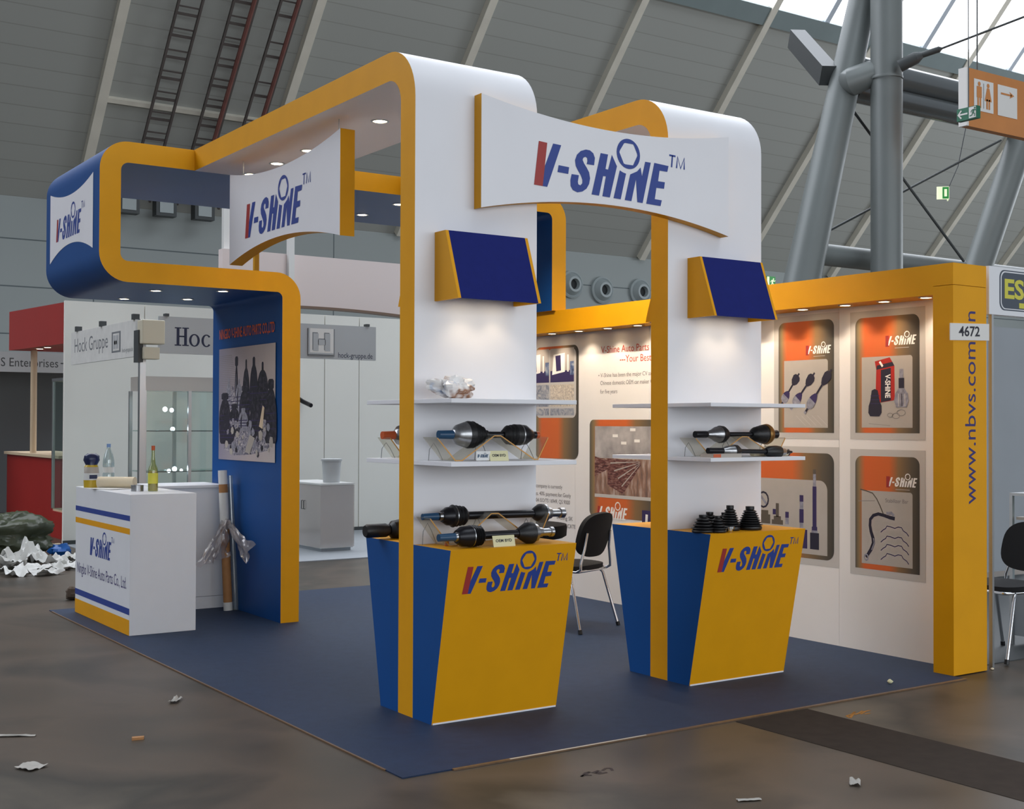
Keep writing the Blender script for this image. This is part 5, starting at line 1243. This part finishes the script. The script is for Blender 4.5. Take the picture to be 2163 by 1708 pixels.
bottle('glass_bottle', 'slim yellow-green glass bottle with orange cap on the counter front edge', p, [(0,r_*.95),(.006,r_),(hh*.42,r_),(hh*.5,r_*.9),(hh*.6,r_*.5),(hh*.75,r_*.33),(hh*.92,r_*.3)], 'green_glass', [(hh*.90,r_*.36),(hh,r_*.36)], 'cap_orange', (hh*.17,hh*.40,r_*1.02,'esu_yellow'), [(.006,r_*.9),(hh*.4,r_*.9),(hh*.44,r_*.8),'print_yellow'])
# paper roll, tape roll, sheets
p = P(238, 1030, z=CT); q = P(205, 1030, z=CT)
mb = MB(); a = V((.22, 5.22, CT+.047)); b = V((.44, 5.02, CT+.047)); mb.tube([a, b], .043, 'paper_cream', 22); mb.build('paper_roll', None, 40, label='cream roll of paper towel lying on the reception counter', cat='paper roll')
mb = MB(); random.seed(3)
for k in range(5):
    c = V((.30, 5.05, CT+.001+.0018*k)); a_ = .3+.12*k; d1, d2 = V((math.cos(a_),math.sin(a_),0))*.15, V((-math.sin(a_),math.cos(a_),0))*.105
    if k < 3: mb.prism([c-d1-d2, c+d1-d2, c+d1+d2, c-d1+d2], (0,0,.0012), 'paper')
mb.build('paper_stack', label='loose white sheets under the paper roll on the counter', cat='papers')
p = P(290, 1037, z=CT); r_ = .046; hh = P(290,1024,y=p.y).z - CT
mb = MB(); mb.lathe([(0,.045),(.0,r_),(hh,r_),(hh,.030),(0,.030)], p, (0,0,1), 'steel', 28, caps=False); mb.build('tape_roll', None, 40, label='short silver roll of tape beside the glass bottle', cat='tape roll')
# low cabinet behind the counter
zc = P(440, 1024, y=5.2).z
t = thing('cabinet', 'low white cabinet between the counter and the blue wall', 'cabinet', (.95, 5.2, 0))
mb = MB(); mb.box(.655, 1.262, 5.2, 5.72, .10, zc-.022, 'counter_white'); mb.build('carcass', t)
mb = MB(); mb.box(.655, 1.262, 5.2, 5.72, 0, .097, 'counter_white'); mb.build('plinth', t)
mb = MB(); mb.box(.65, 1.266, 5.18, 5.73, zc-.02, zc, 'counter_white'); mb.build('worktop', t)
# tubes leaning on the blue wall
pb, pt_ = P(487, 1288, z=0), P(470, 994, x=1.22)
ht = pt_.z; bot = V((1.18, 5.0, .0)); top = V((1.205, 5.07, ht))
bot = P(482, 1289, z=0); top = P(470, 993, y=bot.y+.06)
def lean_tube(label, du, r, cols, top_, bot_):
    t = thing('cardboard_tube', label, 'tube', bot_, 'tubes leaning on the blue wall'); ax_ = top_ - bot_
    for name, f0, f1, m in cols:
        mb = MB(); mb.tube([bot_ + ax_*f0 + V((0,0,0.002 if f0 == 0 else 0)), bot_ + ax_*f1], r*(1.02 if m != 'cardboard' else 1), m, 18); mb.build(name, t, 40)
    return t
lean_tube('brown cardboard tube with white ends leaning on the blue wall', 0, .036, [('end_sleeve',0,.06,'paper'),('tube_body',.06,.58,'cardboard'),('wrap',.58,.84,'paper'),('tube_body',.84,.90,'cardboard'),('end_sleeve',.90,1.0,'plastic_white')], top, bot)
b2 = bot + V((.062, -.005, 0)); t2 = top + V((.062, -.0, -.02))
mb = MB(); mb.tube([b2 + V((0,0,.002)), b2 + (t2-b2)*.98], .022, 'pet', 14); mb.build('cardboard_tube', None, 40, label='slim clear tube standing beside the brown cardboard tube', cat='tube', group='tubes leaning on the blue wall')
c = bot + (top-bot)*.5
t = thing('plastic_bag', 'clear plastic bag tied round the cardboard tube', 'bag', c)
def film_flap(seed, c0, dirs, n=14):
    random.seed(seed); mb = MB(); pts = []; off = V((seed*7.3, 1.1, 2.2))
    for j in range(n+1):
        for i in range(n+1):
            u, v = i/n, j/n; p_ = V(c0) + V(dirs[0])*(v**.8) + V(dirs[1])*((u-.5)*(.25+v*1.1))
            q_ = noise.noise(V((u*3.2, v*2.6, 0))+off); p_ += V((q_*.05, noise.noise(V((u*4, v*4, 5))+off)*.05, noise.noise(V((u*5, v*3, 9))+off)*.045))
            pts.append(p_)
    w = n+1; mb.add(pts, [[j*w+i, j*w+i+1, (j+1)*w+i+1, (j+1)*w+i] for j in range(n) for i in range(n)], 'film'); return mb
film_flap(2, c + V((-.02,-.045,.16)), [(-.16,-.02,-.33), (.16,.05,.03)]).build('bag_flap', t, 60)
film_flap(9, c + V((.02,-.045,.15)), [(.03,-.32,-.24), (.05,-.06,.10)]).build('bag_flap', t, 60)
film_flap(13, c + V((-.0,-.05,.17)), [(-.06,-.01,-.30), (.12,.03,.0)]).build('bag_flap', t, 60)
mb = MB(); cc = c + (top-bot)*.10; mb.lathe([(-.02,.043),(0,.046),(.02,.043)], cc, top-bot, 'film', 16, caps=False); mb.build('knot', t, 40)

# ================================================================== FLOOR CLUTTER
mb = MB(); mb.box(1.93, 2.455, -6, -.03, FZ-.0, FZ+.002, 'trench'); mb.build('trim_16', kind='structure')
def sheet(name, label, cat, c, w, d, seed, m, rot, group, amp=.02, n=8, fq=.4):
    random.seed(seed); mb = MB(); pts = []; off = V((seed*3.7, seed*1.3, .5))
    for j in range(n+1):
        for i in range(n+1):
            u, v = (i/n-.5)*w, (j/n-.5)*d; z = .002 + amp*(noise.noise(V((i*fq, j*fq, 0))+off)+.5) + amp*.6*abs(noise.noise(V((i*fq*2.2, j*fq*2.2, 3))+off))
            pts.append(V(c) + V((u*math.cos(rot)-v*math.sin(rot), u*math.sin(rot)+v*math.cos(rot), max(.001, z))))
    W = n+1; n0 = len(pts); pts += [p_ + V((0,0,.0008)) for p_ in pts]
    mb.add(pts, [[j*W+i, j*W+i+1, (j+1)*W+i+1, (j+1)*W+i] for j in range(n) for i in range(n)] + [[n0+j*W+i, n0+(j+1)*W+i, n0+(j+1)*W+i+1, n0+j*W+i+1] for j in range(n) for i in range(n)], m)
    return mb.build(name, None, 40, label=label, cat=cat, group=group)
F = lambda u, v: P(u, v, z=FZ)
for (u, v, w, d, sd, m, r_, a, lab) in [(370,1481,.115,.045,1,'floor_scrap',.9,.014,'small folded white paper scrap on bare floor near the left carpet edge'),
        (66,1621,.10,.10,2,'floor_scrap',.5,.01,'thin pale scrap on the floor in the bottom left corner'),
        (30,1555,.20,.03,3,'floor_scrap',-.5,.006,'narrow white paper strip at the left picture edge'),
        (1806,1655,.085,.045,4,'floor_scrap',.7,.014,'white paper scrap on the floor right of the dark floor strip foot'),
        (1582,1690,.10,.03,5,'floor_scrap',-.4,.004,'faint pale scrap at the bottom edge right of centre')]:
    sheet('paper_scrap', lab, 'scrap', F(u, v), w, d, sd, m, r_, 'scraps on the bare floor', a)
q = F(290, 1561); mb = MB(); mb.prism([q+V((-.03,-.01,0)), q+V((.025,-.02,0)), q+V((.035,.006,0)), q+V((-.02,.018,0))], (0,0,.012), 'cardboard'); mb.build('cardboard_piece', label='tiny brown cardboard piece on the floor at lower left', cat='scrap')
crumple('foam_piece', 'small cream foam lump on the carpet near the yellow pillar', 'scrap', P(1880,1443,z=0), (.035,.03,.024), 8, ['card_cream'], 12, 8)
crumple('dirt_clod', 'dark brown lump behind the left edge of the reception counter', 'rubbish', F(153, 1266), (.12,.12,.11), 21, ['brown_dirt'], 12, 8)
crumple('paper_pellet', 'pale crumb of paper at the foot of the yellow pillar', 'scrap', F(2096, 1414), (.03,.02,.012), 22, ['paper_cream'], 8, 6)
# marks on the floor
def mark(label, pts_list, w, m):
    mb = MB()
    for pts in pts_list:
        P3 = [F(*p_) for p_ in pts]
        for a, b in zip(P3, P3[1:]):
            d = (b-a).normalized(); nn = V((-d.y, d.x, 0))*w/2; up = V((0,0,.0008)); mb.prism([a-nn+up, b-nn+up, b+nn+up, a+nn+up], (0,0,.0004), m)
    return mb.build('floor_marking', label=label, cat='floor marking', group='marker numbers on the floor')
mark('dark scribbled characters on the bare floor below the stand', [[(1228,1640),(1240,1634),(1246,1630),(1236,1632),(1228,1640)],[(1236,1637),(1250,1637)],[(1250,1632),(1264,1627),(1258,1633),(1270,1630)],[(1272,1627),(1280,1622),(1290,1622),(1294,1627)],[(1264,1634),(1282,1631)]], .012, 'mark_brown')
mark('orange scribbled characters beside the dark floor strip', [[(1788,1512),(1800,1508),(1806,1503),(1796,1516),(1788,1512)],[(1806,1509),(1816,1505),(1822,1501)],[(1818,1508),(1828,1502),(1838,1500)],[(1826,1508),(1838,1506)]], .013, 'mark_orange')
# heap of film, paper and a blue bag at the far left
c = P(25, 1172, z=FZ)
q0, q1 = P(-60,1180,z=FZ), P(112,1178,z=FZ); cx = (q0+q1)/2 + V((0,.15,0)); hp_ = P(30,1084,y=cx.y).z
o = crumple('plastic_sheet', 'big heap of dark greenish plastic film on the floor at far left', 'plastic sheet', (cx.x, cx.y, FZ), ((q1-q0).length*1.1, .75, (hp_-FZ)*1.0), 31, ['film_green'], 60, 34, .30, smooth=70)
pp = [(8,1203,.40,.30,.16),(44,1196,.42,.30,.20),(70,1186,.36,.28,.15),(30,1214,.42,.22,.07),(72,1208,.40,.2,.07),(108,1196,.40,.30,.15),(128,1203,.30,.22,.07),(100,1214,.30,.16,.05),(148,1188,.28,.22,.08),(150,1198,.2,.16,.05)]
lab = ['leftmost crumpled white sheet of the paper heap','tall crumpled white sheet near the left of the paper heap','crumpled white sheet peeking up at the back of the paper heap','flat crumpled sheet at the front left of the paper heap','flat crumpled sheet at the front middle of the paper heap','large folded white sheet right of the middle of the paper heap','crumpled white sheet at the right of the paper heap','small flat white sheet at the front of the paper heap','white sheet at the back right end of the paper heap next to the counter','small white scrap touching the counter edge']
for k, (u, v, w, d, h_) in enumerate(pp):
    q = F(u, v); sheet('crumpled_paper', lab[k], 'paper', q, w, d, 40+k, 'paper', .5*k, 'heap of crumpled paper', h_*1.0, 16, .17)
crumple('plastic_bag', 'small bright blue plastic bag on the floor beside the film heap', 'bag', F(127, 1178), (.22,.16,.16), 61, ['bag_blue'], 16, 10, .4)
sheet('paper_scrap', 'pinkish cream scrap lying on the film heap edge', 'scrap', F(110, 1152), .2, .06, 62, 'paper_cream', .2, None, .02)
sheet('paper_scrap', 'bright green scrap in the paper heap', 'scrap', F(133, 1190)+V((0,0,.05)), .10, .05, 63, 'exit_green_lit', .6, None, .02)

# ================================================================== LIGHT
w = bpy.data.worlds.new('hall_air'); sc.world = w; w.use_nodes = True
bg = w.node_tree.nodes['Background']; bg.inputs[0].default_value = (.84, .90, 1.0, 1); bg.inputs[1].default_value = 0.28
def area(name, loc, aim, sx, sy, power, col):
    l = bpy.data.lights.new(name, 'AREA'); l.shape = 'RECTANGLE'; l.size = sx; l.size_y = sy; l.energy = power; l.color = col
    o = bpy.data.objects.new(name, l); COL.objects.link(o); o.location = loc; o.rotation_euler = (V(aim) - V(loc)).to_track_quat('-Z', 'Y').to_euler(); return o
# roof_daylight stands for the roof glazing; front and side panels are added fill light
area('front_fill', (5, -24, 5), (4, 10, 2.5), 44, 9, 3450, (.90, .95, 1.0))  # added low panel behind the camera, brightens the stand's front faces
area('roof_daylight', (12, 2, 19), (7, 6, 0), 34, 8, 2000, (.86, .93, 1.0))
area('side_fill', (48, 8, 7), (24, 31, 11), 20, 8, 2400, (.88, .94, 1.0))  # added out-of-view panel, brightens the right part of roof and columns
